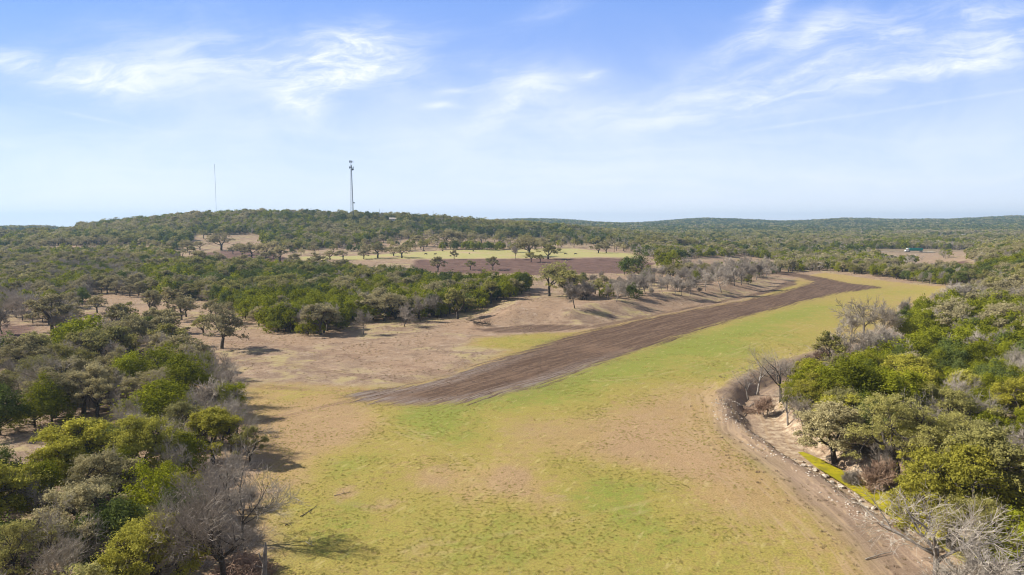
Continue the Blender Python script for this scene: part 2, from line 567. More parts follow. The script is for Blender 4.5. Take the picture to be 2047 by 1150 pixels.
def smooth(P, n=7):
    P = [np.array(p) for p in P]
    P = [2 * P[0] - P[1]] + P + [2 * P[-1] - P[-2]]
    out = []
    for i in range(1, len(P) - 2):
        for k in range(n):
            out.append(tuple(_cr(P[i - 1], P[i], P[i + 1], P[i + 2], k / n)))
    return out + [tuple(P[-2])]


def wpoly(pts):
    return [G(a, b) for a, b in pts]


def sdf(pts, lim=900):
    P = wpoly(pts)
    out = np.full(X.shape, 60.0)
    m = (Yv > 20) & (Yv < lim)
    out[m] = np.clip(poly_sdf(X[m], Yv[m], P), -60, 60)
    return out


FIELD = [(470, 778), (520, 764), (700, 772), (790, 770), (880, 755), (950, 730), (1010, 700), (930, 694), (950, 676), (1040, 668), (1150, 662), (1300, 634),
         (1500, 596), (1570, 570), (1600, 552), (1650, 545), (1760, 560), (1885, 572), (1890, 585), (1850, 602), (1800, 625), (1700, 705), (1640, 735), (1540, 760),
         (1480, 790), (1475, 840), (1540, 890), (1600, 940), (1700, 1030), (1800, 1120), (1880, 1220), (1900, 1500), (560, 1500), (548, 1150), (520, 1000),
         (500, 900), (480, 830)]
STRIP = [(712, 788), (735, 800), (850, 807), (930, 801), (1000, 786), (1080, 765), (1160, 738), (1250, 705), (1330, 680), (1400, 656), (1500, 628), (1600, 602), (1660, 588),
         (1752, 576), (1745, 572), (1690, 566), (1640, 555), (1580, 545), (1545, 541), (1556, 547), (1600, 555), (1632, 563), (1600, 574), (1550, 589), (1480, 604), (1400, 618),
         (1330, 631), (1260, 646), (1180, 664), (1110, 682), (1050, 706), (950, 737), (880, 760), (800, 778)]
STRIP2 = [(945, 658), (1060, 650), (1110, 650), (1180, 653), (1260, 638), (1330, 624), (1440, 602), (1540, 580), (1570, 563), (1590, 562), (1590, 570), (1520, 590), (1400, 612),
          (1300, 633), (1200, 654), (1100, 663), (1000, 666)]
RED = [(830, 521), (900, 518), (1000, 518), (1150, 517), (1240, 517), (1310, 526), (1290, 547), (1180, 547), (1060, 550), (1000, 547), (900, 547), (820, 540)]
RED2 = [(360, 520), (400, 506), (470, 500), (560, 510), (600, 535), (420, 538), (360, 532)]
RED3 = [(-100, 680), (0, 650), (60, 650), (85, 680), (60, 700), (0, 715), (-100, 720)]
YMEAD = [(600, 513), (700, 512), (800, 506), (900, 500), (1050, 498), (1150, 497), (1260, 507), (1290, 515), (1150, 515), (1000, 516.5), (820, 518), (700, 520), (600, 520)]
BROWN4 = [(1790, 545), (1800, 536), (1890, 528), (1935, 520), (1950, 545)]
gattr('field', sdf(FIELD)); gattr('strip', sdf(STRIP)); gattr('strip2', sdf(STRIP2))
gattr('red', np.minimum(np.minimum(sdf(RED), sdf(RED2)), np.minimum(sdf(RED3), sdf(BROWN4))))
gattr('ymead', sdf(YMEAD))
PATH = [G(a, b) for a, b in [(1720, 690), (1650, 722), (1560, 752), (1500, 775), (1466, 810), (1478, 860), (1540, 905), (1600, 950), (1680, 1016), (1760, 1088), (1830, 1160), (1900, 1260), (2000, 1400)]]
mm = (Yv > 20) & (Yv < 400)
dp = np.full(X.shape, 60.0); dp[mm], sd_ = seg_dist(X[mm], Yv[mm], PATH)[0], None
gattr('path', dp)
dc = np.full(X.shape, 60.0); dc[mm] = seg_dist(X[mm], Yv[mm], CREEK)[0]
gattr('creek', dc)
TRK = [G(a, b) for a, b in [(470, 790), (560, 760), (520, 700), (440, 668)]]
TRK2 = [G(a, b) for a, b in [(400, 662), (460, 670), (560, 690), (650, 705), (760, 720)]]
TRK3 = [G(a, b) for a, b in [(940, 655), (990, 630), (1050, 600), (1065, 585)]]
TRK5 = [G(a, b) for a, b in [(840, 776), (760, 778), (716, 787), (716, 795), (760, 805), (850, 808)]]
TRK6 = [G(a, b) for a, b in [(840, 784), (775, 785), (742, 791), (765, 800), (830, 803)]]
TRK7 = [G(a, b) for a, b in [(480, 768), (600, 778), (700, 782), (800, 776)]]
TRK8 = [G(a, b) for a, b in [(430, 680), (600, 700), (800, 730), (900, 745)]]
TRK9 = [G(a, b) for a, b in [(400, 720), (520, 722), (680, 745), (820, 765)]]
TRK4 = [G(a, b) for a, b in [(490, 850), (600, 825), (720, 800), (850, 800)]]
dt = np.full(X.shape, 60.0)
for tr in (TRK2, TRK3, TRK4, TRK5, TRK6, TRK7, TRK8, TRK9):
    dt[mm] = np.minimum(dt[mm], seg_dist(X[mm], Yv[mm], smooth(tr, 5))[0])
gattr('track', dt)
dw = np.full(X.shape, 60.0)
for tr in ([(1740, 640), (1650, 690), (1590, 725), (1500, 762)], [(1420, 760), (1432, 820), (1500, 900), (1620, 1000), (1720, 1090)], [(1380, 770), (1400, 860), (1480, 960), (1600, 1060)],
           [(850, 1100), (1100, 1060), (1350, 1000), (1500, 985)],
           [(600, 830), (760, 850), (900, 900), (980, 980)], [(1200, 760), (1320, 745), (1480, 700), (1620, 650)]):
    dw[mm] = np.minimum(dw[mm], seg_dist(X[mm], Yv[mm], smooth([G(a, b) for a, b in tr]))[0])
gattr('wheel', dw)
# how green or bare the meadow is, patch by patch
green = np.zeros(X.shape); bare = np.zeros(X.shape)
edge = [G(a, b) for a, b in [(880, 822), (1000, 800), (1100, 775), (1200, 745), (1300, 712), (1400, 680), (1520, 645), (1640, 612)]]
de = np.full(X.shape, 99.0); de[mm] = seg_dist(X[mm], Yv[mm], edge)[0]
green += 1.0 * np.exp(-(de / 6.0) ** 2)
for (a, b, r, w) in [(900, 870, 7, 1.0), (840, 835, 5, .7), (1150, 800, 9, .6), (1300, 755, 12, .7), (1450, 740, 11, .9), (1420, 700, 12, .8), (1560, 670, 14, .7), (1640, 640, 14, .6),
                     (700, 930, 5, .7), (1270, 960, 6, .8), (1200, 990, 5, .8), (1290, 1050, 4, .7), (1020, 1080, 5, .4), (1130, 930, 3.5, .5), (1530, 925, 2.5, 1.2), (640, 1040, 6, .5),
                     (570, 795, 4, .6), (1030, 686, 9, .9), (1100, 678, 7, .7), (1500, 575, 14, .5), (1560, 575, 12, .4), (930, 1010, 5, .35), (750, 1000, 7, .35), (1450, 1080, 6, .35),
                     (1750, 580, 28, .6), (1830, 588, 16, .4), (1680, 600, 20, .4), (780, 1060, 9, .38), (1060, 1110, 10, .34), (1400, 1110, 9, .30), (650, 960, 6, .36), (1230, 1010, 9, .25), (760, 900, 9, .25), (1000, 1040, 8, .2), (620, 1120, 6, .4), (1600, 700, 18, .4), (1480, 700, 12, .5), (880, 1120, 6, .4), (1350, 1120, 6, .35), (1790, 1060, 2.5, .4), (1200, 1120, 6, .3)]:
    x0, y0 = G(a, b)
    green += w * np.exp(-(((X - x0) / r) ** 2 + ((Yv - y0) / (r * 1.2)) ** 2))
for (a, b, r, w) in [(1330, 890, 9, .9), (1280, 840, 9, .6), (1060, 860, 7, .6), (1020, 950, 2.6, 1.5), (1050, 985, 2, .8), (600, 860, 9, .9), (560, 920, 4, .6), (870, 955, 3.5, .8), (840, 890, 4, .5),
                     (950, 990, 3.5, .7), (770, 1010, 2, .8), (1380, 790, 11, .7), (1620, 820, 8, .3), (690, 985, 2, 1), (1850, 592, 10, .5), (1360, 1040, 4, .4), (600, 960, 3, .5),
                     (520, 800, 5, .6), (1420, 930, 6, .6), (1500, 1010, 5, .5), (1460, 720, 8, .25), (1560, 700, 10, .35), (1100, 1010, 2.5, .6), (840, 1100, 3, .4), (1240, 900, 5, .5), (640, 825, 9, .7), (570, 870, 8, .6), (700, 860, 6, .4), (540, 960, 4, .4)]:
    x0, y0 = G(a, b)
    bare += w * np.exp(-(((X - x0) / r) ** 2 + ((Yv - y0) / (r * 1.3)) ** 2))
green += 0.5 * np.exp(-((de - 6) / 12.0) ** 2)
gattr('green', green); gattr('bare', bare)

gm, t = material('ground')
pos = t.new('ShaderNodeNewGeometry').outputs['Position']
sp = t.new('ShaderNodeSeparateXYZ'); t.l.new(pos, sp.inputs[0])
px_, py_ = sp.outputs[0], sp.outputs[1]
flat = t.xyz(px_, py_, 0.0)
n_big = t.noise(flat, 0.035, 5, 0.6, 0.4)
n_mid = t.noise(flat, 0.16, 6, 0.62, 0.5)
n_sml = t.noise(flat, 0.9, 6, 0.68)
n_fin = t.noise(flat, 4.5, 4, 0.7)
# blades and litter lean and streak a little along the mowing direction
n_str = t.noise(t.xyz(t.m('ADD', t.m('MULTIPLY', px_, 0.9), t.m('MULTIPLY', py_, -0.5)), t.m('ADD', t.m('MULTIPLY', px_, 0.12), t.m('MULTIPLY', py_, 0.20)), 0.0), 1.3, 5, 0.6, 0.3)
# woodland floor and cleared soil
flo = t.mix(t.rng(n_mid, 0.36, 0.64), (0.215, 0.15, 0.10), (0.345, 0.25, 0.172))
flo = t.mix(t.rng(n_big, 0.45, 0.62), flo, (0.30, 0.205, 0.13))
litter = t.rng(n_fin, 0.52, 0.66)
n_met = t.noise(flat, 0.42, 7, 0.75, 0.8)
flo = t.mix(t.m('MULTIPLY', t.rng(n_met, 0.54, 0.66), 0.5), flo, (0.46, 0.37, 0.29))
flo = t.mix(t.m('MULTIPLY', litter, 0.55), flo, (0.58, 0.48, 0.39))
flo = t.mix(t.m('MULTIPLY', t.rng(n_met, 0.47, 0.34), 0.7), flo, (0.15, 0.095, 0.068))
flo = t.mix(t.m('MULTIPLY', t.rng(n_sml, 0.48, 0.34), 0.6), flo, (0.14, 0.09, 0.065))
flo = t.mix(t.m('MULTIPLY', t.m('MULTIPLY', t.rng(n_big, 0.52, 0.42), t.rng(n_mid, 0.45, 0.6)), 0.55), flo, (0.36, 0.31, 0.12))
# meadow
grn = t.m('ADD', t.m('MULTIPLY', t.attr('green'), 0.72), t.m('MULTIPLY', t.m('SUBTRACT', n_mid, 0.5), 1.5))
grn = t.m('SUBTRACT', grn, t.m('MULTIPLY', t.attr('bare'), 0.42))
grn = t.m('ADD', grn, t.m('MULTIPLY', t.m('SUBTRACT', n_sml, 0.5), 1.5))
grn = t.m('ADD', grn, t.m('MULTIPLY', t.m('SUBTRACT', n_met, 0.5), 1.6))
grn = t.m('ADD', grn, t.m('MULTIPLY', t.m('SUBTRACT', n_str, 0.5), 0.7))
gcol = t.mix(t.rng(n_big, 0.38, 0.62), (0.39, 0.265, 0.125), (0.39, 0.285, 0.115))
gcol = t.mix(t.rng(grn, -0.22, 0.42), gcol, (0.34, 0.285, 0.072))
gcol = t.mix(t.rng(grn, 0.40, 1.35), gcol, (0.225, 0.268, 0.046))
br = t.m('ADD', t.m('MULTIPLY', t.attr('bare'), 0.8), t.m('MULTIPLY', t.m('SUBTRACT', n_mid, 0.5), 1.6))
br = t.m('ADD', br, t.m('MULTIPLY', t.m('SUBTRACT', n_met, 0.5), 2.2))
gcol = t.mix(t.m('MULTIPLY', t.rng(br, 0.25, 0.95), 0.75), gcol, (0.40, 0.265, 0.16))
tuft = t.rng(n_fin, 0.42, 0.56)
gcol = t.mix(t.m('MULTIPLY', t.m('SUBTRACT', 1.0, tuft), 0.50), gcol, (0.17, 0.125, 0.045))
gcol = t.mix(t.m('MULTIPLY', t.rng(n_sml, 0.46, 0.34), 0.45), gcol, (0.20, 0.14, 0.06))
gcol = t.mix(t.m('MULTIPLY', t.rng(n_str, 0.56, 0.70), 0.40), gcol, (0.52, 0.42, 0.19))
wa = t.m('ABSOLUTE', t.m('SUBTRACT', t.attr('wheel'), 0.95))
gcol = t.mix(t.m('MULTIPLY', t.rng(wa, 0.55, 0.12), t.rng(n_mid, 0.40, 0.60, 0.0, 0.26)), gcol, (0.47, 0.34, 0.19))
# field edge, ragged
fe = t.m('ADD', t.attr('field'), t.m('ADD', t.m('MULTIPLY', t.m('SUBTRACT', n_mid, 0.5), 14.0), t.m('MULTIPLY', t.m('SUBTRACT', n_sml, 0.5), 4.0)))
col = t.mix(t.rng(fe, 2.5, -3.5), flo, gcol)
# far meadow, bright and pale
ye = t.m('ADD', t.attr('ymead'), t.m('MULTIPLY', t.m('SUBTRACT', n_mid, 0.5), 14.0))
ymc = t.mix(t.rng(n_met, 0.38, 0.62), (0.40, 0.33, 0.17), (0.32, 0.33, 0.10))
ymc = t.mix(t.rng(n_big, 0.52, 0.66), ymc, (0.42, 0.31, 0.19))
col = t.mix(t.rng(ye, 3, -5), col, ymc)
# reddish ploughed plots
re_ = t.m('ADD', t.attr('red'), t.m('MULTIPLY', t.m('SUBTRACT', n_mid, 0.5), 16.0))
rc = t.mix(t.rng(t.noise(t.xyz(t.m('MULTIPLY', px_, 0.25), py_, 0.0), 0.5, 6, 0.7), 0.36, 0.66), (0.085, 0.050, 0.040), (0.21, 0.13, 0.10))
rc = t.mix(t.rng(n_sml, 0.66, 0.78), rc, (0.42, 0.32, 0.25))
col = t.mix(t.rng(re_, 2, -2), col, rc)
# rocky creek bed and banks
ce = t.m('ADD', t.attr('creek'), t.m('MULTIPLY', t.m('SUBTRACT', n_sml, 0.5), 5.0))
cc = t.mix(t.rng(n_sml, 0.38, 0.64), (0.24, 0.16, 0.105), (0.50, 0.40, 0.28))
cc = t.mix(t.rng(n_fin, 0.56, 0.68), cc, (0.62, 0.53, 0.42))
col = t.mix(t.rng(ce, 7.5, 5.0), col, cc)
# the brown vehicle track, rutted along its length
pe = t.m('ADD', t.attr('path'), t.m('MULTIPLY', t.m('SUBTRACT', n_mid, 0.5), 3.5))
rut = t.noise(t.xyz(t.m('MULTIPLY', t.attr('path'), 1.9), t.m('MULTIPLY', px_, 0.10), t.m('MULTIPLY', py_, 0.10)), 1.0, 4, 0.6)
pc = t.mix(t.rng(rut, 0.38, 0.62), (0.235, 0.165, 0.12), (0.33, 0.24, 0.175))
pc = t.mix(t.m('MULTIPLY', litter, 0.25), pc, (0.55, 0.45, 0.36))
col = t.mix(t.m('MULTIPLY', t.rng(pe, 5.2, 1.2), 0.85), col, pc)
# faint parallel wheel marks in the grass beside the track
wm = t.m('MULTIPLY', t.m('MULTIPLY', t.rng(rut, 0.50, 0.66), t.rng(t.attr('path'), 18.0, 4.0)), 0.65)
col = t.mix(wm, col, (0.40, 0.285, 0.17))
te = t.m('ADD', t.attr('track'), t.m('MULTIPLY', t.m('SUBTRACT', n_mid, 0.5), 4.0))
rut2 = t.noise(t.xyz(t.m('MULTIPLY', t.attr('track'), 2.2), t.m('MULTIPLY', px_, 0.08), t.m('MULTIPLY', py_, 0.08)), 1.0, 3)
col = t.mix(t.m('MULTIPLY', t.rng(te, 2.4, 0.3), t.rng(rut2, 0.40, 0.62, 0.0, 0.65)), col, (0.185, 0.115, 0.08))
# tilled strip: streaks run along it
a0 = Vector(G(820, 790)); a1 = Vector(G(1560, 590)); dv = (a1 - a0).normalized()
al = t.m('ADD', t.m('MULTIPLY', px_, dv.x), t.m('MULTIPLY', py_, dv.y))
ac = t.m('ADD', t.m('MULTIPLY', px_, -dv.y), t.m('MULTIPLY', py_, dv.x))
acw = t.m('ADD', ac, t.m('MULTIPLY', t.m('SUBTRACT', n_big, 0.5), 5.0))
fur = t.noise(t.xyz(t.m('MULTIPLY', al, 0.045), t.m('MULTIPLY', acw, 0.9), 0.0), 1.0, 7, 0.66, 0.15)
fur2 = t.noise(t.xyz(t.m('MULTIPLY', al, 0.16), t.m('MULTIPLY', acw, 2.6), 3.0), 1.0, 5, 0.65)
sc_ = t.mix(t.rng(fur, 0.36, 0.64), (0.090, 0.055, 0.036), (0.172, 0.114, 0.076))
sc_ = t.mix(t.m('MULTIPLY', t.m('MULTIPLY', t.rng(fur2, 0.55, 0.70), t.rng(n_mid, 0.4, 0.6)), 0.45), sc_, (0.30, 0.24, 0.20))
sc_ = t.mix(t.m('MULTIPLY', t.rng(n_sml, 0.52, 0.38), 0.65), sc_, (0.062, 0.042, 0.032))
sc_ = t.mix(t.m('MULTIPLY', t.rng(n_fin, 0.56, 0.66), 0.35), sc_, (0.32, 0.25, 0.20))
sc_ = t.mix(t.m('MULTIPLY', t.rng(n_big, 0.54, 0.66), 0.45), sc_, (0.23, 0.15, 0.10))
se0 = t.m('ADD', t.m('MULTIPLY', t.m('SUBTRACT', fur, 0.5), 13.0), t.m('MULTIPLY', t.m('SUBTRACT', fur2, 0.5), 9.0))
se0 = t.m('ADD', se0, t.m('MULTIPLY', t.m('SUBTRACT', n_sml, 0.5), 3.0))
se = t.m('ADD', t.m('SUBTRACT', t.attr('strip'), 1.0), se0)
pale = t.m('MULTIPLY', t.m('MULTIPLY', t.rng(t.attr('strip'), -5.5, -1.0), t.rng(fur2, 0.42, 0.60)), t.rng(py_, 175.0, 130.0))
sc_ = t.mix(t.m('MULTIPLY', pale, 0.8), sc_, (0.27, 0.23, 0.205))
col = t.mix(t.m('MULTIPLY', t.rng(t.m('ADD', t.attr('strip'), t.m('MULTIPLY', se0, 0.8)), 9.0, 0.0), t.rng(fe, -1.0, 3.0, 0.15, 0.45)), col, (0.20, 0.135, 0.09))
col = t.mix(t.rng(se, 1.6, -1.6), col, sc_)
se2 = t.m('ADD', t.attr('strip2'), t.m('MULTIPLY', se0, 0.35))
col = t.mix(t.m('MULTIPLY', t.rng(se2, 1.2, -1.0), 0.9), col, t.mix(t.rng(fur, 0.36, 0.64), (0.085, 0.055, 0.04), (0.18, 0.12, 0.085)))
# distant ground under the woods is grassy scrub
far_ = t.m('MAXIMUM', t.m('MULTIPLY', t.rng(py_, 640.0, 880.0), 0.6), t.rng(py_, 950.0, 1300.0))
col = t.mix(t.m('MULTIPLY', far_, 0.85), col, (0.075, 0.085, 0.04))
hgt = t.m('ADD', t.m('MULTIPLY', n_sml, 0.7), t.m('MULTIPLY', n_fin, 0.5))
hgt = t.m('ADD', hgt, t.m('MULTIPLY', t.m('MULTIPLY', fur2, t.rng(se, 1.0, -1.0)), 0.6))
finish(t, col, 0.95, hgt, 0.08, 0, 0.75, 0.22)
gme.materials.append(gm)
ground = link_obj('ground', gme)
tag(ground, kind='structure')

# creek water, covered by yellow-green algae
wm_, t = material('algae water')
pos = t.new('ShaderNodeNewGeometry').outputs['Position']
n1 = t.noise(pos, 0.5, 5, 0.6, 0.8); n2 = t.noise(pos, 4, 4)
c = t.mix(t.rng(n1, 0.35, 0.65), (0.27, 0.25, 0.012), (0.42, 0.36, 0.016))
c = t.mix(t.rng(n2, 0.58, 0.72), c, (0.24, 0.20, 0.01))
c = t.mix(t.rng(t.noise(pos, 1.1, 6, 0.7), 0.52, 0.66), c, (0.17, 0.14, 0.035))
finish(t, c, 0.45, n2, 0.3, 0, 0.2, 0.02)


def ribbon(name, pts, widths, zf, mat, n=60):
    P = np.array(pts)
    L = np.concatenate([[0], np.cumsum(np.hypot(*np.diff(P, axis=0).T))])
    tt = np.linspace(0, L[-1], n)
    C = np.stack([np.interp(tt, L, P[:, 0]), np.interp(tt, L, P[:, 1])], 1)
    ww = np.interp(tt, L, widths)
    D = np.gradient(C, axis=0); D /= np.linalg.norm(D, axis=1)[:, None]
    N = np.stack([-D[:, 1], D[:, 0]], 1)
    A = C + N * ww[:, None]; B = C - N * ww[:, None]
    A += fbm(A[:, 0], A[:, 1], 3, 2, 51)[:, None] * 0.6
    V = []
    for k in range(5):
        q = k / 4
        XY = A * (1 - q) + B * q
        V.append(np.stack([XY[:, 0], XY[:, 1], zf(XY[:, 0], XY[:, 1])], 1))
    V = np.stack(V, 1).reshape(-1, 3)
    i = np.arange(n - 1)[:, None] * 5; j = np.arange(4)[None, :]
    Qd = np.stack([i + j, i + j + 1, i + 6 + j, i + 5 + j], -1).reshape(-1, 4)
    o = link_obj(name, mesh_np(name, V, Qd, [mat], True))
    return o


water = ribbon('water', CREEK[7:14], [.4, 1.4, 1.6, 1.8, 2.0, 2.0, 2.0], lambda x, y: np.full(x.shape, -1.45), wm_)
tag(water, kind='structure')
w2 = ribbon('water', CREEK[0:4], [3, 3, 3, 2], lambda x, y: np.full(x.shape, -0.8), wm_)
tag(w2, kind='structure')

# road on the plain beyond
rm, t = material('road'); pos = t.new('ShaderNodeNewGeometry').outputs['Position']
finish(t, t.mix(t.rng(t.noise(pos, 0.8, 4), .3, .7), (0.40, 0.37, 0.33), (0.52, 0.48, 0.43)), 0.9)
RD = [G(a, b) for a, b in [(1560, 499), (1640, 500.5), (1720, 502), (1790, 503.5), (1860, 504), (1930, 504)]]
RDY = np.mean([p[1] for p in RD])
RD = [(p[0], 742 + 0.02 * p[0]) for p in RD]
road = ribbon('road', RD, [4.5] * len(RD), lambda x, y: ground_z(x, y, False) + 0.5, rm, 160)
tag(road, kind='structure')
ROADLINE = RD


# ------------------------------------------------------------------ tree building
def rand_unit(n, r):
    v = r.normal(size=(n, 3)); return v / np.linalg.norm(v, axis=1)[:, None]


def leaves(lobes, count, size, r, up=0.35, shell=0.55, spike=0.85):
    """lobes: (k,6) centre xyz, radii xyz.  Returns quad clumps spread through the lobes' volume"""
    lobes = np.asarray(lobes)
    # every lobe carries smaller clumps on its surface, with gaps between them
    sub = []
    ns = 9
    for l in lobes:
        d = rand_unit(ns, r); d[:, 2] = np.where(d[:, 2] < -.3, -d[:, 2], d[:, 2])
        f = (0.55 + .6 * r.random(ns))[:, None]
        c = l[:3] + d * f * l[3:6]
        s = (0.26 + .26 * r.random(ns))[:, None] * np.array([l[3:6].mean()] * 3) * np.array([1, 1, spike])
        sub.append(np.hstack([c, s]))
    lobes = np.vstack(sub)
    area = lobes[:, 3] * lobes[:, 5] + lobes[:, 3] ** 2
    k = r.choice(len(lobes), count, p=area / area.sum())
    L = lobes[k]
    d = rand_unit(count, r)
    d[:, 2] = np.where(d[:, 2] < -0.35, -d[:, 2] * 0.6, d[:, 2])
    rad = (shell + (1 - shell) * r.random(count) ** 0.6) * (1 + 0.22 * r.standard_normal(count) * 0.6)
    C = L[:, :3] + d * rad[:, None] * L[:, 3:6]
    st = r.random(count) < .28
    C = C + np.where(st[:, None], r.normal(size=(count, 3)) * L[:, 3:6].mean(1)[:, None] * .75, 0)
    nrm = d + rand_unit(count, r) * 0.75 + np.array([0, 0, up])
    nrm /= np.linalg.norm(nrm, axis=1)[:, None]
    a = np.cross(nrm, rand_unit(count, r)); a /= np.linalg.norm(a, axis=1)[:, None] + 1e-9
    b = np.cross(nrm, a)
    s = size * (0.55 + 0.9 * r.random(count))[:, None]
    sb = s * (0.45 + 0.5 * r.random(count))[:, None]
    k1 = (r.random(count)[:, None] - .5) * s * 0.6
    V = np.stack([C - a * s * 0.5, C - b * sb * 0.5 + a * k1, C + a * s * 0.5 + nrm * s * 0.12, C + b * sb * 0.5 - a * k1], 1).reshape(-1, 3)
    Q = np.arange(count * 4).reshape(-1, 4)
    lt = r.random(len(lobes) // ns).repeat(ns) * .5 + r.random(len(lobes)) * .5
    tint = np.clip(0.55 * lt[k] + 0.6 * r.random(count) - 0.05, 0, 1)
    return V, Q, tint


def limb(a, b, r, n=7, wob=0.12, sag=0.0):
    a = np.array(a, float); b = np.array(b, float)
    t = np.linspace(0, 1, n)[:, None]
    L = np.linalg.norm(b - a)
    P = a * (1 - t) + b * t
    w = np.cumsum(r.normal(size=(n, 3)) * wob * L / n, 0) * np.sin(np.pi * t)
    P = P + w
    P[:, 2] += (np.sin(np.pi * t) * L * sag)[:, 0]
    return P


def juniper_parts(seed, h, rad, count, size, wood=True):
    r = np.random.default_rng(seed)
    k = 26
    lobes = []
    for i in range(k):
        z = h * (0.09 + 0.83 * r.random() ** 1.0)
        q = z / h
        env = rad * (1 - 0.62 * q ** 2.2) * (0.88 + 0.12 * min(1, q * 3))
        an = r.random() * 6.283; rr = env * (0.35 + 0.6 * r.random() ** 0.5)
        s = (0.17 + 0.13 * r.random()) * rad * 1.35
        lobes.append([math.cos(an) * rr, math.sin(an) * rr, z, s, s, s * (1.15 + 0.5 * r.random())])
    lobes.append([0, 0, h * 0.86, rad * .26, rad * .26, h * .14]); lobes.append([0, 0, h * 0.5, rad * .55, rad * .55, h * .3])
    V, Q, ti = leaves(lobes, count, size, r, 0.30, 0.35, 1.5)
    mb = MB()
    if wood:
        top = np.array([r.normal() * .15, r.normal() * .15, h * .85])
        mb.tube(limb((0, 0, -.4), top, r, 8, .05), np.linspace(.16, .03, 8) * h / 5, 6)
        for l in lobes[:14]:
            z0 = max(0.25, l[2] * 0.45)
            mb.tube(limb((0, 0, z0), l[:3], r, 5, .12), np.linspace(.07, .02, 5) * h / 5, 4)
    else:
        mb.tube([(0, 0, -.4), (0, 0, h * .6)], [.15, .05], 4)
    return mb, (V, Q, ti)


def oak_parts(seed, h, rad, count, size, wood=True, dens=1.0, lean=(0, 0), base=0.38):
    r = np.random.default_rng(seed)
    k = int(34 * dens)
    lobes = []
    off = np.array([r.normal() * .12 * rad + lean[0], r.normal() * .12 * rad + lean[1]])
    for i in range(k):
        an = r.random() * 6.283; q = r.random() ** 0.55
        rr = rad * q * (0.82 + .22 * math.sin(3 * an + seed))
        zt = h * (base + 0.08 + (0.92 - base - .1) * math.sqrt(max(0, 1 - (q * .93) ** 2)))
        z = zt - r.random() ** 1.3 * h * 0.30 + r.normal() * h * .03
        s = rad * (0.13 + 0.13 * r.random())
        lobes.append([off[0] + math.cos(an) * rr, off[1] + math.sin(an) * rr, z, s * 1.15, s * 1.15, s * (.62 + .2 * r.random())])
    V, Q, ti = leaves(lobes, count, size, r, 0.25, 0.35)
    mb = MB()
    fork = np.array([lean[0] * .3 + r.normal() * .15, lean[1] * .3 + r.normal() * .15, h * (0.20 + .08 * r.random())])
    tr = 0.030 * h + .03
    mb.tube(limb((0, 0, -.4), fork, r, 6, .08), np.linspace(tr * 1.25, tr, 6), 8 if wood else 4)
    nl = 5 if wood else 3
    ends = []
    for i in range(nl):
        an = 6.283 * (i + r.random() * .6) / nl
        e = np.array([off[0] + math.cos(an) * rad * .48, off[1] + math.sin(an) * rad * .48, h * (.50 + .2 * r.random())])
        P = limb(fork, e, r, 7, .38, .03)
        mb.tube(P, np.linspace(tr * .68, tr * .26, 7), 6 if wood else 3, wood)
        ends.append(P)
    if wood:
        for l in lobes:
            c = np.array(l[:3])
            dd = [np.linalg.norm(E[-3:] - c, axis=1).min() for E in ends]
            E = ends[int(np.argmin(dd))]
            j = 3 + int(np.argmin(np.linalg.norm(E[3:] - c, axis=1)))
            P = limb(E[j], c, r, 6, .3)
            mb.tube(P, np.linspace(tr * .27, .015, 6), 4, False)
            for q_ in range(7):
                e = c + rand_unit(1, r)[0] * np.array(l[3:6]) * (1.0 + .45 * r.random())
                mb.tube(limb(P[3], e, r, 4, .25), np.linspace(.03, .01, 4), 3, False)
    return mb, (V, Q, ti)


def bare_parts(seed, h, spread=1.0, depth=5, twigs=True, tw=0.017, lean=0.0, first=0.22, gnarl=0.32, kids=None, ls=1.0):
    """leafless tree: trunk and main limbs in one mesh, the twigs in another"""
    r = np.random.default_rng(seed)
    big, small = MB(), MB()
    tr = (0.026 if kids else 0.018) * h + 0.02

    def grow(p, d, L, rad, lev):
        n = 5 if lev < 3 else (4 if lev < depth else 3)
        P = [np.array(p)]
        dd = np.array(d)
        for i in range(n - 1):
            dd = dd + r.normal(size=3) * gnarl * (0.5 if lev == 0 else 1) * .5
            dd[2] += 0.05 * (1 if lev > 1 else 0) / max(spread, .4)
            dd /= np.linalg.norm(dd)
            P.append(P[-1] + dd * L / (n - 1))
        P = np.array(P)
        r1 = max(rad * .62, tw * .5)
        (big if lev <= 2 else small).tube(P, np.linspace(rad, r1 if lev < depth else tw * .25, n), 7 if lev == 0 else (5 if lev <= 2 else 3), lev <= 1)
        if lev >= depth:
            return
        nchild = kids[lev] if kids else [5, 5, 5, 5, 4, 3, 2][lev] if twigs else [4, 4, 4, 3, 2][lev]
        for c in range(nchild):
            u = (0.55 + .45 * (c + r.random()) / nchild) if lev == 0 else (0.25 + .75 * (c + r.random()) / nchild)
            u = min(u, 1.0)
            idx = u * (n - 1); i0 = min(int(idx), n - 2)
            q = P[i0] + (P[i0 + 1] - P[i0]) * (idx - i0)
            axis = P[i0 + 1] - P[i0]; axis /= np.linalg.norm(axis)
            side = np.cross(axis, rand_unit(1, r)[0]); side /= np.linalg.norm(side)
            ang = (0.35 + .55 * r.random()) * (0.75 + .45 * spread)
            if c == nchild - 1: ang *= .35
            nd = axis * math.cos(ang) + side * math.sin(ang)
            if lev < 2: nd[2] = abs(nd[2]) * (1.0 if spread < 1 else .75) + .08
            nd /= np.linalg.norm(nd)
            grow(q, nd, L * (0.62 + .22 * r.random()) * (.86 if lev else .95 + .25 * spread), max(r1 * (.55 + .2 * r.random()), tw * (.9 if lev < 4 else .55)), lev + 1)
    grow((0, 0, -.3), np.array([lean, lean * .3, 1.0]) / math.hypot(1, lean), h * ls * (first + .16), tr, 0)
    return big, small


def fit_height(mbs, h):
    pass


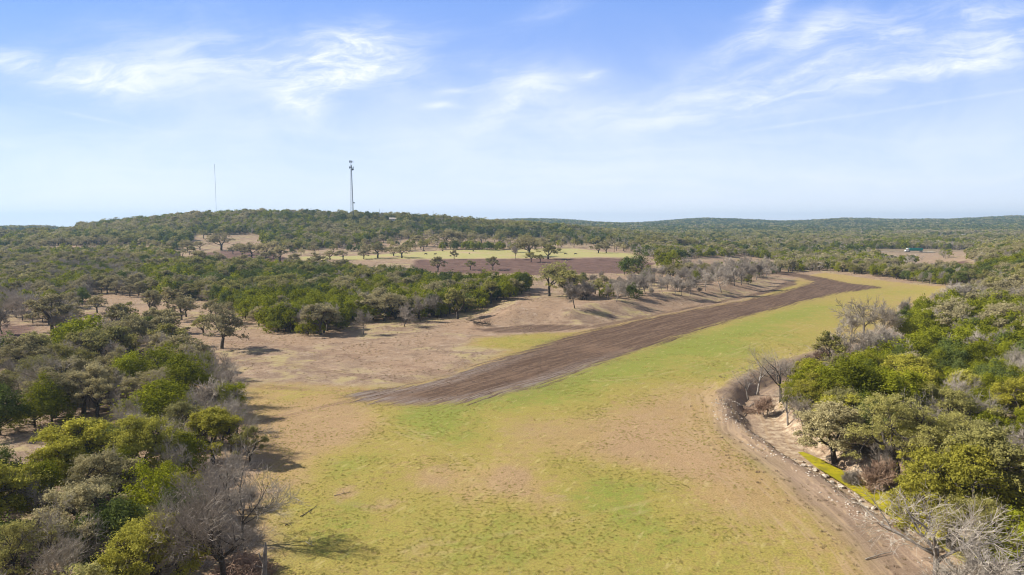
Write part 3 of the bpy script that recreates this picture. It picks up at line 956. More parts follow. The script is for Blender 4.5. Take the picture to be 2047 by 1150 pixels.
def bare_fit(seed, h, *a):
    """same tree grown to an exact height, keeping the twigs as thin as asked"""
    m = bare_parts(seed, h, a[0], min(a[1], 3), *a[2:])
    top = max(np.max(np.vstack(q.V)[:, 2]) for q in m if q.n)
    a = list(a) + [0.32, None][len(a) - 6:] if len(a) < 8 else list(a)
    m = bare_parts(seed, h, *a, h / top)
    k = h / max(np.max(np.vstack(q.V)[:, 2]) for q in m if q.n)
    for q in m: q.V = [v * k for v in q.V]
    return m


PROTO = {}     # (kind, variant, lod) -> (trunk mesh, crown mesh, crown material slot count, crown radius)


def leafy_mesh(name, L, mat):
    V, Q, ti = L
    return mesh_np(name, V, Q, [mat], False, ti)


def joined(name, mb, L, mats):
    Vt = np.vstack(mb.V)
    F = []; idx = []
    if mb.Q: F.append(np.vstack(mb.Q))
    if mb.T: F.append(np.vstack(mb.T))
    nq = sum(len(f) for f in F)
    V, Q, ti = L
    # order: quads of the wood, triangles of the wood, leaves
    F.append(Q + len(Vt))
    return mesh_np(name, np.vstack([Vt, V]), F, mats, False, np.concatenate([np.zeros(nq), ti]), np.concatenate([np.zeros(nq), np.ones(len(Q))]))


LOD_J = {0: (12500, .145), 1: (2600, .30), 2: (520, .66), 3: (150, 1.25)}
LOD_O = {0: (20000, .145), 1: (4200, .30), 2: (700, .70), 3: (190, 1.35)}


def proto(kind, var, lod):
    """real meshes for one kind of tree; h ~ 1 tree of natural size"""
    key = (kind, var, lod)
    if key in PROTO: return PROTO[key]
    if kind == 'juniper':
        h = [5.2, 5.8, 4.6, 6.2, 4.2][var]; rad = [2.5, 2.4, 2.7, 2.6, 2.3][var]
        mb, L = juniper_parts(100 + var, h, rad, *LOD_J[lod], wood=lod < 2)
        out = (mb, L, rad, h)
    elif kind == 'oak':
        h = [8.2, 7.4, 9.0, 7.0, 8.0][var]; rad = [4.4, 4.0, 5.0, 3.3, 3.8][var]
        mb, L = oak_parts(200 + var, h, rad, *LOD_O[lod], wood=lod < 2, dens=[1, .9, 1.2, .8, .8][var], base=[.27, .31, .25, .36, .29][var])
        out = (mb, L, rad, h)
    elif kind == 'bush':      # dense rounded crown down to the ground
        h = [6.6, 6.0][var]; rad = [3.9, 3.2][var]
        mb, L = oak_parts(300 + var, h, rad, 40000 if lod == 0 else 7000, .135 if lod == 0 else .30, True, 1.5, (0, 0), .16)
        out = (mb, L, rad, h)
    elif kind == 'bare':
        sp = [1.15, .95, 1.3, .55, .45, .8, .5, 1.15, .9][var]; h = [8.5, 7.5, 8.0, 9.5, 8.5, 6.5, 9.5, 8, 11][var]
        dep = {0: 6 if var == 8 else 5, 1: 5, 2: 3, 3: 2}[lod]
        kids = {6: [5, 4, 3, 3, 3, 2], 7: [6, 4, 4, 4, 3, 2], 8: [9, 6, 5, 4, 3, 3]}.get(var)
        tw = {0: .017, 1: .038, 2: .10, 3: .18}[lod]
        big, small = bare_fit(400 + var, h, sp, dep, lod < 2, tw, [0, .1, -.1, .05, -.05, .15, .12, .03, .0][var], [.22, .24, .2, .42, .45, .25, .62, .26, .55][var], .32, kids)
        out = (big, small, 3.4 * sp + .6, h)
    elif kind == 'brush':     # low leafless thicket growth
        r = np.random.default_rng(500 + var); mb = MB(); sm = MB()
        for i in range(7 if lod < 2 else 3):
            an = r.random() * 6.283; d = r.random() * 1.0
            b_, s_ = bare_fit(510 + var * 10 + i, 1.8 + 1.4 * r.random(), .8, 4 if lod < 2 else 2, lod < 2, .018 if lod < 2 else .08, r.normal() * .35, .1, .32, None)
            o = np.array([math.cos(an) * d, math.sin(an) * d, 0])
            for src, dst in ((b_, mb), (s_, sm)):
                if src.n:
                    dst.add(np.vstack(src.V) + o, np.vstack(src.Q) if src.Q else None, np.vstack(src.T) if src.T else None)
        out = (mb, sm, 1.6, 2.8)
    PROTO[key] = out
    return out


MESHC = {}


def part_meshes(kind, var, lod, leafmat, woodmat, twigmat):
    key = (kind, var, lod, leafmat, woodmat, twigmat)
    if key not in MESHC:
        a, b, rad, h = proto(kind, var, lod)
        m1 = a.mesh('trunk', [M[woodmat]], True)
        if kind in ('bare', 'brush'):
            m2 = b.mesh('branches', [M[twigmat]], False)
        else:
            m2 = leafy_mesh('crown', b, M[leafmat])
        MESHC[key] = (m1, m2)
    return MESHC[key]


NAMES = {'juniper': ('juniper_tree', 'juniper tree', 'crown'), 'oak': ('oak_tree', 'oak tree', 'crown'), 'bush': ('oak_tree', 'oak tree', 'crown'),
         'bare': ('bare_tree', 'bare tree', 'branches'), 'brush': ('brushwood', 'shrub', 'branches')}
SRC = {}


def plant(kind, var, lod, x, y, height, rz, leafmat, woodmat, twigmat, label, group, wide=1.0, tilt=(0, 0), sink=0.0, name=None, cat=None):
    """one tree: an empty at its foot, trunk and crown as its parts"""
    key = (kind, var, lod, leafmat, woodmat, twigmat)
    nm = name or NAMES[kind][0]
    if key not in SRC:
        m1, m2 = part_meshes(*key)
        root = link_obj(nm, None); root.empty_display_size = .5
        a = link_obj('trunk' if kind != 'brush' else 'stem', m1, root)
        b = link_obj(NAMES[kind][2] if kind not in ('bare', 'brush') else 'branches', m2, root)
        SRC[key] = (root, a, b)
    else:
        r0, a0, b0 = SRC[key]
        root = r0.copy(); COL.objects.link(root)
        root.name = nm
        for ch in (a0, b0):
            c = ch.copy(); COL.objects.link(c); c.parent = root
    h0 = PROTO[(kind, var, lod)][3]
    k = height / h0
    z = float(ground_z(np.array([x]), np.array([y]), False)[0]) - sink
    root.location = (x, y, z)
    root.rotation_euler = (tilt[0], tilt[1], rz)
    root.scale = (k * wide, k * wide, k)
    tag(root, label, cat or NAMES[kind][1], group)
    return root


OCC = []     # ground already taken by a placed tree: x, y, radius


def lod_of(y):
    return 0 if y < 130 else (1 if y < 430 else (2 if y < 1150 else 3))


def tree_at(bx, by, ty, kind, label, var=0, leaf='oak', wood='bark', twig='twig', wide=1.0, rz=None, tilt=(0, 0), group=None, h=None, name=None, cat=None, lod=None):
    """foot seen at (bx,by), top seen at row ty"""
    x, y = G(bx, by)
    z = float(ground_z(np.array([x]), np.array([y]), False)[0])
    hh = h if h else HC + y * krow(ty) - z
    hh = max(1.0, min(hh, 15))
    if rz is None: rz = random.random() * 6.283
    lo = lod_of(y) if lod is None else lod
    lo = min(lo, 1) if kind in ('bush',) else lo
    proto(kind, var, lo)
    plant(kind, var, lo, x, y, hh, rz, leaf, wood, twig, label, group, wide, tilt, 0, name, cat)
    k = hh / PROTO[(kind, var, lo)][3] * wide
    OCC.append((x, y, PROTO[(kind, var, lo)][2] * k))
    NHAND[kind] = NHAND.get(kind, 0) + 1
    return x, y, hh


NHAND = {}
EDGE = 'trees along the near left edge of the meadow'
CRK = 'trees along the creek'
BNK = 'bare trees on the earth bank'
PARK = 'open grown oaks on the far pasture'
LFT = 'trees in the clearing on the left'
THK = 'trees at the front of the juniper thicket'
# ---- lower left
tree_at(447, 1168, 872, 'bare', 'large grey leafless tree with dark straight trunk beside the broken snag', 8, wood='bark', wide=.95, group=EDGE, rz=.6)
tree_at(300, 1205, 1028, 'bush', 'yellow green round oak in front at the bottom left', 0, leaf='oak_yellow', wide=1.0, group=EDGE, rz=1)
tree_at(352, 1055, 948, 'bush', 'small yellow green oak behind the round yellow one', 1, leaf='oak_yellow', wide=.95, group=EDGE, rz=2)
tree_at(425, 925, 818, 'bush', 'olive yellow oak beside the field edge above the large grey tree', 1, leaf='oak_yellow', wide=1.1, group=EDGE, rz=3)
tree_at(130, 1180, 985, 'bare', 'thin crowned tree with forked dark trunk left of the yellow oak', 0, wood='bark', wide=1.0, group=EDGE, rz=4)
tree_at(40, 1190, 1035, 'oak', 'pale olive oak at the bottom left corner of the photo', 0, leaf='oak_green', group=EDGE)
tree_at(175, 1120, 960, 'oak', 'grey green oak between the forked dark trunk and the yellow oaks', 3, leaf='oak', group=EDGE, wide=1.1)
tree_at(235, 1030, 900, 'oak', 'broad grey green oak below the dark juniper at the clearing edge', 1, leaf='oak', wide=1.15, group=EDGE)
tree_at(242, 945, 858, 'juniper', 'dark green juniper between the tan clearing and olive oaks', 1, leaf='juniper_dark', wide=1.2, group=EDGE, rz=1.1)
tree_at(345, 985, 868, 'bare', 'dead tree with pale forked limbs among yellow oaks', 5, twig='twig_pale', wood='bark_grey', group=EDGE, wide=.9)
tree_at(482, 1092, 868, 'bare', 'leafless tree leaning over the field edge behind the large grey one', 0, wood='bark', group=EDGE, wide=.95)
tree_at(500, 930, 850, 'oak', 'thin olive oak at the field edge by the leaning leafless tree', 3, leaf='oak_green', group=EDGE, wide=.8)
tree_at(70, 855, 788, 'juniper', 'round green juniper standing alone above the tan clearing', 2, leaf='juniper', wide=1.3, group=LFT, rz=.5)
tree_at(0, 870, 790, 'juniper', 'dark juniper on the left border of the photo by the clearing', 0, leaf='juniper_dark', wide=1.3, group=LFT)
tree_at(108, 812, 692, 'bare', 'wide spreading grey tree behind the round green juniper', 2, wood='bark', wide=1.25, group=LFT, rz=2.5)
tree_at(55, 765, 668, 'oak', 'thin grey green oak left of the wide spreading tree', 3, leaf='oak', wide=1.2, group=LFT)
tree_at(20, 760, 690, 'bare', 'grey bare tree at left border beside the thin oak', 3, group=LFT)
tree_at(255, 800, 715, 'juniper', 'leftmost of three tall junipers standing close beside the field', 1, leaf='juniper', wide=1.3, group=LFT)
tree_at(322, 790, 702, 'juniper', 'middle of three tall bright junipers close beside the field', 3, leaf='juniper', wide=1.45, group=LFT)
tree_at(375, 815, 728, 'juniper', 'rightmost of three tall bright junipers beside the field', 0, leaf='juniper', wide=1.3, group=LFT)
tree_at(300, 860, 775, 'juniper', 'low spreading juniper just below the three tall ones', 4, leaf='juniper', wide=1.5, group=LFT)
tree_at(370, 890, 800, 'bush', 'olive green rounded oak below the tall junipers', 0, leaf='oak_green', wide=.9, group=LFT)
tree_at(458, 815, 716, 'bare', 'silver grey leafless tree at the field corner, nearest the wheel tracks', 3, wood='bark', wide=1.2, group=LFT)
tree_at(432, 835, 745, 'brush', 'grey brush clump under the silver grey tree', 0, group=LFT, wide=1.2)
tree_at(190, 705, 638, 'juniper', 'tall green juniper beside the brown soil patch on the left', 3, leaf='juniper', wide=1.4, group=LFT)
tree_at(150, 720, 655, 'juniper', 'shorter juniper left of the tall one by the soil patch', 0, leaf='juniper', wide=1.3, group=LFT)
tree_at(265, 702, 622, 'oak', 'pale oak with slim dark trunk left of the crooked leaning one', 0, leaf='oak', group=LFT, rz=.3)
tree_at(312, 700, 632, 'oak', 'pale oak with long crooked leaning trunk', 1, leaf='oak', group=LFT, tilt=(0, -.35), wide=.9)
tree_at(343, 693, 624, 'oak', 'pale oak with a straight forked trunk right of the crooked one', 4, leaf='oak', group=LFT)
tree_at(444, 697, 611, 'oak', 'lone pale oak with leaning dark trunk at the track bend', 0, leaf='oak', group=LFT, tilt=(0, .14), wide=1.05)
tree_at(300, 628, 578, 'oak', 'small pale oak with twisted trunk on the sandy opening, left one', 1, leaf='oak', group=LFT, lod=1)
tree_at(336, 616, 572, 'oak', 'small pale oak on the sandy opening, right one', 4, leaf='oak', group=LFT, lod=1)
tree_at(105, 662, 585, 'oak', 'grey green tree with tall straight trunk by the sandy track at left', 3, leaf='oak', group=LFT, wide=1.1)
for i, (a, b, c) in enumerate([(66, 647, 582), (45, 641, 577), (30, 634, 574), (85, 644, 590), (125, 640, 590), (5, 668, 600)]):
    tree_at(a, b, c, 'bare', ['grey bare tree nearest left of the tall straight trunked oak', 'second grey bare tree along the left sandy track', 'third grey bare tree along the left sandy track',
                             'slim grey bare tree close behind the straight trunked oak', 'grey bare tree right of the straight trunked oak', 'pale crooked tree on the left border by brown soil'][i], i % 6, wood='bark', group=LFT)
# ---- front of the thicket
tree_at(727, 669, 615, 'bare', 'small pale leafless tree alone on the tan slope before the thicket', 3, wood='bark_grey', twig='twig_pale', group=THK, wide=1.2)
tree_at(808, 653, 600, 'bare', 'dense grey round tree at the thicket front', 0, group=THK)
for i, (a, b, c, lb) in enumerate([(840, 643, 590, 'slim grey tree right of the dense round one'), (858, 635, 586, 'second slim grey tree before the thicket'), (876, 633, 584, 'third slim grey tree before the thicket'), (893, 632, 590, 'rightmost slim grey tree before the thicket')]):
    tree_at(a, b, c, 'bare', lb, [3, 1, 4, 5][i], group=THK)
tree_at(915, 638, 574, 'oak', 'dark olive oak beside the fallen tree', 4, leaf='oak_green', group=THK, wide=1.1)
tree_at(1098, 592, 524, 'oak', 'big bright olive oak on the earth mound', 2, leaf='oak_green', group=THK, wide=1.15, rz=.4)
tree_at(1140, 598, 538, 'oak', 'darker olive oak on the right flank of the mound', 1, leaf='oak_green', group=THK, wide=1.2)
tree_at(1150, 617, 552, 'bare', 'bare tree with pale trunk at the foot of the mound', 5, group=THK)
tree_at(1165, 600, 555, 'brush', 'grey brush on the shaded side of the mound', 0, group=THK, wide=1.2)
# ---- the earth bank
BK = [(1232, 603, 551, 0), (1217, 600, 565, 3), (1277, 589, 543, 1), (1290, 588, 538, 0), (1305, 595, 570, 5), (1350, 592, 556, 3), (1362, 592, 562, 4), (1379, 594, 553, 1), (1385, 560, 525, 0),
      (1410, 582, 540, 1), (1442, 585, 523, 2), (1425, 562, 520, 0), (1468, 572, 520, 0), (1482, 570, 514, 1), (1500, 566, 525, 3), (1512, 560, 515, 5), (1533, 556, 508, 0), (1400, 548, 514, 2), (1455, 552, 508, 1), (1495, 545, 504, 0), (1372, 545, 510, 1)]
ORD = ['first', 'second', 'third', 'fourth', 'fifth', 'sixth', 'seventh', 'eighth', 'ninth', 'tenth', 'eleventh', 'twelfth', 'thirteenth', 'fourteenth', 'fifteenth', 'sixteenth', 'seventeenth', 'eighteenth', 'nineteenth', 'twentieth', 'twenty-first']
BK.sort()
for i, (a, b, c, v) in enumerate(BK):
    look = ['broad', 'round topped', 'wide forked', 'slim upright', 'narrow', 'leaning small'][v]
    tree_at(a, b, c, 'bare', f'{look} lilac grey bare tree, {ORD[i]} from the left on the earth bank', v, wood='bark_grey' if i % 3 else 'bark', group=BNK)
tree_at(1248, 549, 517, 'juniper', 'small flat topped dark juniper right of the red ploughed plot', 4, leaf='juniper_dark', group=BNK, wide=.9)
tree_at(1275, 538, 512, 'juniper', 'dark juniper clump at the right end of the red plot', 2, leaf='juniper_dark', group=BNK, wide=1.3)
tree_at(1345, 552, 507, 'juniper', 'tall dark juniper behind the lilac bare trees, right one', 3, leaf='juniper', group=BNK, wide=1.1)
tree_at(1325, 545, 505, 'juniper', 'tall dark juniper behind the lilac bare trees, left one', 1, leaf='juniper', group=BNK, wide=1.2)
# ---- open oaks of the far pasture
PK = [(1058, 513, 472, 2, 'oak', 'big dark oak with a shadow on the bright meadow'), (1096, 518, 487, 4, 'oak', 'olive oak right of the big dark one on the meadow'),
      (1030, 505, 488, 3, 'oak', 'low oak touching the left of the big dark one'),
      (803, 516, 488, 0, 'oak', 'oak with forked leaning trunk on the left end of the meadow'), (787, 512, 492, 1, 'oak', 'small oak left of the forked leaning one'),
      (727, 518, 500, 3, 'oak', 'small twisted oak left of the meadow'), (755, 516, 485, 0, 'oak', 'dense grey oak at the left end of the meadow'),
      (842, 493, 469, 1, 'oak', 'wide grey oak on the pale slope above the meadow'), (891, 491, 460, 0, 'oak', 'large pale oak above the meadow, left of a pair'), (905, 491, 458, 2, 'oak', 'large pale oak above the meadow, right of a pair'),
      (923, 488, 464, 4, 'oak', 'pale oak just right of the large pair'), (943, 488, 466, 1, 'oak', 'oak with a forked trunk right of the large pair'), (962, 486, 468, 0, 'oak', 'outermost right oak of the pale slope row'),
      (1070, 498, 474, 0, 'oak', 'round grey oak on the meadow, left of two'), (1092, 504, 475, 4, 'oak', 'round grey oak on the meadow, right of two'),
      (1062, 524, 503, 3, 'oak', 'small olive oak between meadow and red plot, left one'), (1080, 524, 508, 3, 'oak', 'small olive oak between meadow and red plot, right one'),
      (875, 545, 512, 3, 'oak', 'thin small oak in the middle of the red plot'), (940, 540, 520, 3, 'oak', 'yellowish young oak on the red plot'), (985, 540, 512, 3, 'oak', 'thin grey oak on the red plot'),
      (1196, 506, 486, 4, 'oak', 'dark grey oak at the right end of the meadow'), (1212, 506, 488, 1, 'oak', 'oak with pale trunk at the right end of the meadow'),
      (1310, 494, 470, 2, 'oak', 'wide oak on the pale strip right of the meadow'), (1350, 494, 472, 0, 'oak', 'dark wide oak on the pale strip further right'),
      (443, 501, 465, 2, 'oak', 'very big dark round oak on the left brown clearing'), (400, 500, 482, 1, 'oak', 'grey oak left of the very big round one'),
      (375, 503, 480, 0, 'oak', 'thin oak at the left end of the brown clearing'),
      (484, 510, 487, 1, 'oak', 'oak with low fork on the brown clearing'), (503, 516, 485, 0, 'oak', 'oak with thick trunk in the middle of the brown clearing'),
      (532, 518, 482, 2, 'oak', 'wide grey oak with two trunks on the brown clearing'), (560, 524, 492, 1, 'oak', 'oak with leaning trunk right of the two trunked one'), (466, 508, 492, 3, 'oak', 'small oak near the low forked one'),
      (402, 533, 500, 1, 'oak', 'pale thin oak at the front of the clearing, leftmost'), (438, 537, 503, 0, 'oak', 'pale thin oak at the front of the clearing, second'), (488, 535, 508, 3, 'oak', 'pale small oak at the front of the clearing, third'),
      (532, 534, 500, 4, 'oak', 'pale oak with bent trunk at the front of the clearing'), (585, 532, 506, 1, 'oak', 'dark compact oak right of the brown clearing'), (632, 543, 505, 0, 'oak', 'pale spreading oak behind the green thicket'), (660, 520, 500, 3, 'oak', 'pale oak on the sandy slope'), (686, 520, 500, 1, 'oak', 'pale twiggy oak on the sandy slope, right one')]
for (a, b, c, v, k, lb) in PK:
    lf = 'oak_green' if ('olive' in lb or 'yellowish' in lb) else 'oak'
    tree_at(a, b, c, k, lb, v, leaf=lf, group=PARK, lod=1, wide=1.15 if c > 500 else 1.55)
tree_at(908, 518, 496, 'oak', 'little oak with a long leaning trunk at the meadow edge', 3, leaf='oak', group=PARK, lod=1, tilt=(0, -.55), wide=.8)
tree_at(1030, 519, 490, 'bare', 'bare tree with a straight trunk on the meadow edge', 4, group=PARK, lod=1)
tree_at(585, 506, 498, 'juniper', 'small round dark green bush alone on the sand', 2, leaf='juniper_dark', group=PARK, wide=1.6, lod=1, cat='bush')
# ---- along the creek and right wood
tree_at(1513, 790, 682, 'bare', 'tall thin leaning bare tree at the creek bend', 6, wood='bark_grey', twig='twig', group=CRK, wide=1.0, tilt=(0, -.10), rz=.2)
tree_at(1561, 803, 690, 'bare', 'spreading bare tree with dark knotty limbs at the creek bend', 7, wood='bark', group=CRK, wide=1.05, rz=1.2)
tree_at(1727, 676, 583, 'bare', 'tall airy tree with a forked trunk at the far meadow corner', 7, wood='bark_grey', twig='twig', group=CRK, wide=.95)
tree_at(1700, 690, 612, 'bare', 'small bare tree left of the airy forked one', 3, group=CRK)
tree_at(1765, 680, 600, 'bare', 'grey bare tree right of the airy forked one', 1, group=CRK)
tree_at(1800, 640, 590, 'bare', 'low spreading bare tree beyond the airy forked one', 5, group=CRK)
tree_at(1663, 742, 661, 'oak', 'dark leafed oak at the tip of the wood by the wheel marks', 4, leaf='oak_green', group=CRK, wide=.9)
tree_at(1690, 735, 640, 'bare', 'grey bare tree right beside the dark leafed oak', 0, group=CRK)
for i, (a, b, c) in enumerate([(1737, 735, 645), (1752, 733, 650), (1765, 730, 640), (1778, 730, 652)]):
    tree_at(a, b, c, 'bare', f'silver bare tree, {ORD[i]} of four standing close by the upper creek pool', [1, 3, 0, 4][i], wood='bark_grey', group=CRK)
tree_at(1668, 925, 800, 'bush', 'grey olive oak with dark trunk beside the green creek pool', 1, leaf='oak', group=CRK, wide=1.1, tilt=(.0, -.1))
tree_at(1795, 960, 790, 'oak', 'big grey olive oak with thick leaning black trunk', 2, leaf='oak_green', group=CRK, wide=.95, tilt=(0, -.22))
tree_at(1610, 870, 775, 'bare', 'brown leafless tree on the rocky creek bank', 5, group=CRK, wide=1.2)
tree_at(1900, 1105, 885, 'bush', 'very large golden green oak overhanging the creek', 0, leaf='oak_yellow', group=CRK, wide=1.0, rz=.3)
tree_at(1985, 1080, 868, 'bush', 'large olive green oak right of the overhanging one', 1, leaf='oak_green', group=CRK, wide=1.1)
tree_at(1812, 1040, 945, 'bush', 'low green leaning oak at the left edge of the golden ones', 1, leaf='oak_yellow', group=CRK, wide=.9)
tree_at(1872, 1175, 950, 'bare', 'pale silver bare tree in front of the golden oak', 7, wood='bark_grey', twig='twig_pale', group=CRK, wide=1.1, rz=2.2)
tree_at(1975, 1200, 1045, 'bare', 'low pale bare tree at the bottom right corner', 7, wood='bark_grey', twig='twig_pale', group=CRK, wide=1.3)
tree_at(1930, 1215, 1085, 'brush', 'pale leafless brush in front of the low pale tree', 1, twig='twig_pale', group=CRK, wide=1.3)
tree_at(2040, 1190, 1055, 'juniper', 'bright juniper in the bottom right corner', 3, leaf='juniper', group=CRK, wide=1.4)
tree_at(1850, 880, 770, 'bare', 'dead white limbed tree rising out of the green wood', 7, wood='bark_grey', twig='twig_pale', group=CRK, wide=1.0)
tree_at(1640, 830, 738, 'juniper', 'bright green juniper nearest the rocky creek bed', 3, leaf='juniper', group=CRK, wide=1.5)
tree_at(1700, 850, 740, 'juniper', 'bright green juniper behind the nearest one in the right wood', 0, leaf='juniper', group=CRK, wide=1.5)
tree_at(1770, 860, 745, 'juniper', 'tall green juniper third from the creek bed', 1, leaf='juniper', group=CRK, wide=1.5)
tree_at(1925, 665, 622, 'oak', 'rust red leafed small tree in the right wood', 3, leaf='rust', group=CRK, name='red_tree', cat='tree')
for i, (a, b, c) in enumerate([(1885, 615, 565), (1905, 620, 556), (1930, 618, 560), (1955, 612, 566), (1870, 610, 580)]):
    tree_at(a, b, c, 'bare', f'pale bare tree, {ORD[i]} in the cluster at the end of the meadow', i % 3, twig='twig_pale' if i % 2 else 'twig', wood='bark_grey', group=CRK)
for i, (a, b, c, v) in enumerate([(1500, 800, 760, 0), (1520, 830, 785, 1), (1590, 790, 755, 1), (1580, 850, 790, 1), (1700, 975, 930, 0), (1745, 985, 905, 1), (1770, 975, 900, 0), (1640, 725, 690, 1), (1605, 755, 720, 0)]):
    if i in (0, 3, 6): tree_at(a - 4, b, c - 35, 'bare', f'upright grey bare tree, {ORD[i]} at the creek bend and bank', [6, 3, 7, 6, 4, 6, 3, 7, 6][i], wood='bark_grey', group=CRK)
    else: tree_at(a, b, c, 'brush', f'grey leafless brush clump, {ORD[i]} along the creek bank', v, wood='bark_grey', twig=['twig', 'twig_brown'][i % 2], group='brush clumps along the creek', wide=.9)

# ------------------------------------------------------------------ woods by region
# ground footprints in the frame: polygon, spacing factor, share of juniper / oak / bare / brush, phrase
REG = [
    ('thicket', [(-300, 515), (0, 508), (380, 512), (420, 541), (640, 545), (820, 562), (900, 577), (1050, 577), (1068, 590), (1000, 603), (950, 620), (900, 634), (790, 640), (700, 652),
                 (640, 674), (560, 666), (505, 652), (470, 622), (400, 602), (300, 598), (200, 588), (100, 600), (-300, 610)], .93, (.82, .14, .04, .02), 'in the thicket left of the ploughed strip'),
    ('thickleft', [(-300, 512), (0, 508), (200, 511), (290, 545), (310, 598), (200, 588), (100, 600), (-300, 610)], 1.12, (.52, .26, .20, .02), 'in the left end of the thicket'),
    ('leftmid', [(-300, 612), (100, 602), (185, 600), (140, 640), (170, 690), (250, 690), (380, 690), (390, 715), (440, 730), (440, 800), (470, 830), (490, 900), (520, 1000), (535, 1060), (470, 1080), (400, 1100),
                 (330, 1180), (500, 1500), (-500, 1500), (-300, 970), (0, 975), (130, 960), (215, 920), (235, 870), (120, 850), (0, 850), (-300, 850), (-300, 725), (70, 722), (130, 700), (90, 668), (-10, 640), (-300, 640)],
     1.38, (.19, .28, .45, .08), 'in the wood at the lower left'),
    ('leftop', [(200, 610), (300, 612), (400, 620), (480, 645), (420, 668), (380, 690), (250, 690), (180, 660)], 2.6, (.1, .65, .2, .05), 'on the sandy opening at left'),
    ('right', [(1800, 645), (1870, 620), (1900, 605), (1960, 590), (2000, 560), (1960, 535), (1935, 512), (2040, 492), (2600, 470), (2600, 1600), (1990, 1500), (1925, 1150), (1880, 1085), (1830, 1010), (1790, 965), (1700, 905), (1640, 870), (1590, 830),
               (1600, 800), (1680, 760), (1790, 735), (1800, 690)], 1.03, (.40, .37, .20, .03), 'in the wood right of the creek'),
    ('belt', [(1560, 545), (1545, 520), (1480, 512), (1300, 520), (1240, 508), (1300, 503), (1480, 500), (1600, 505), (1740, 509), (1860, 511), (1900, 516), (1860, 522), (1800, 534), (1780, 547), (1960, 548), (1990, 560), (1900, 575), (1760, 555), (1650, 541)],
     1.05, (.42, .22, .32, .04), 'in the tree belt behind the field'),
    ('bankscrub', [(1190, 560), (1300, 555), (1540, 530), (1560, 545), (1500, 570), (1400, 585), (1300, 600), (1200, 605)], 2.2, (.04, .1, .7, .16), 'on the earth bank'),
    ('moundscrub', [(1090, 575), (1180, 560), (1200, 590), (1170, 610)], 2.2, (.2, .2, .4, .2), 'beside the earth mound'),
    ('redscrub', [(860, 525), (1120, 524), (1120, 545), (860, 545)], 5.0, (.15, .5, .15, .2), 'on the red plot'),
    ('pastL', [(600, 500), (700, 492), (780, 480), (860, 470), (990, 474), (1060, 476), (1110, 482), (1220, 492), (1300, 500), (1240, 507), (1130, 497), (900, 498), (780, 505), (600, 520), (600, 510)], 3.4, (.15, .75, .1, 0), 'on the pale slope above the meadow'),
    ('sandL', [(-300, 495), (0, 496), (60, 494), (130, 491), (200, 490), (330, 489), (400, 488), (400, 496), (330, 498), (200, 499), (165, 506), (120, 503), (0, 504), (-300, 505)], 3.5, (.3, .6, .1, 0), 'on the sandy strip at far left'),
    ('clrL', [(380, 473), (530, 471), (522, 490), (570, 499), (600, 500), (600, 540), (370, 538), (345, 515), (360, 500), (380, 495)], 9.0, (.1, .8, .1, 0), 'on the brown clearing'),
]
NOGO = [[(185, 588), (260, 598), (330, 638), (420, 648), (500, 655), (430, 668), (330, 660), (240, 632), (165, 605)], [(-60, 640), (60, 636), (135, 690), (125, 724), (60, 722), (-60, 715)],
        [(380, 688), (420, 690), (470, 700), (480, 760), (440, 765), (400, 735)], [(680, 443), (795, 443), (795, 450), (680, 450)], [(-50, 463), (60, 461), (150, 456), (175, 466), (100, 474), (0, 476)], [(380, 470), (540, 469), (535, 474), (380, 475)],
        [(1735, 498), (1880, 498), (1890, 526), (1760, 526)], [(1795, 546), (1800, 536), (1870, 524), (1925, 517), (1950, 530), (1955, 545)], [(820, 518), (1290, 518), (1300, 549), (820, 545)],
        [(595, 521), (600, 512), (800, 504), (1150, 496), (1260, 506), (1300, 516), (820, 519)], [(1860, 475), (1900, 470), (1960, 472), (1950, 478), (1870, 481)],
        [(1340, 495), (1480, 495), (1480, 501), (1340, 501)], FIELD]
SKY_ROWS = None


def profile():
    """highest slope of bare ground before each distance, per direction: hides what lies behind a ridge"""
    ss = np.linspace(-1.05, 1.05, 211); ys = np.geomspace(60, 6000, 240)
    Sg, Yg = np.meshgrid(ss, ys, indexing='ij')
    Zg = ground_z((Sg * Yg).ravel(), Yg.ravel(), False).reshape(Sg.shape)
    sl = (Zg - HC) / Yg
    mx = np.maximum.accumulate(sl, 1)
    return ss, ys, mx


PS, PY, PM = profile()


def visible(x, y, z, h):
    i = np.clip(np.round((x / y + 1.05) / 0.01).astype(int), 0, 210)
    j = np.clip(np.searchsorted(PY, y) - 2, 0, len(PY) - 1)
    return (z + h + 2.0 - HC) / y > PM[i, j] - 0.0005


cand = []
OC = np.array(OCC)
for (y0, y1, sp_) in [(48, 200, 3.9), (200, 430, 4.1), (430, 620, 4.6), (620, 1150, 5.4), (1150, 1900, 9.0), (1900, 4300, 13.0)]:
    ys = np.arange(y0, y1, sp_)
    for yv in ys:
        lim = 0.83 * yv + 12
        xs = np.arange(-lim, lim, sp_)
        n = len(xs)
        x = xs + rng.uniform(-.42, .42, n) * sp_; y = yv + rng.uniform(-.42, .42, n) * sp_
        cand.append(np.stack([x, y, np.full(n, sp_)], 1))
C = np.vstack(cand)
cz = ground_z(C[:, 0], C[:, 1], False)
cpx, cpy = to_px(C[:, 0], C[:, 1], cz)
fine_keep = visible(C[:, 0], C[:, 1], cz, 7)
reg = np.full(len(C), -1)
prob = np.zeros(len(C)); shares = np.zeros((len(C), 4))
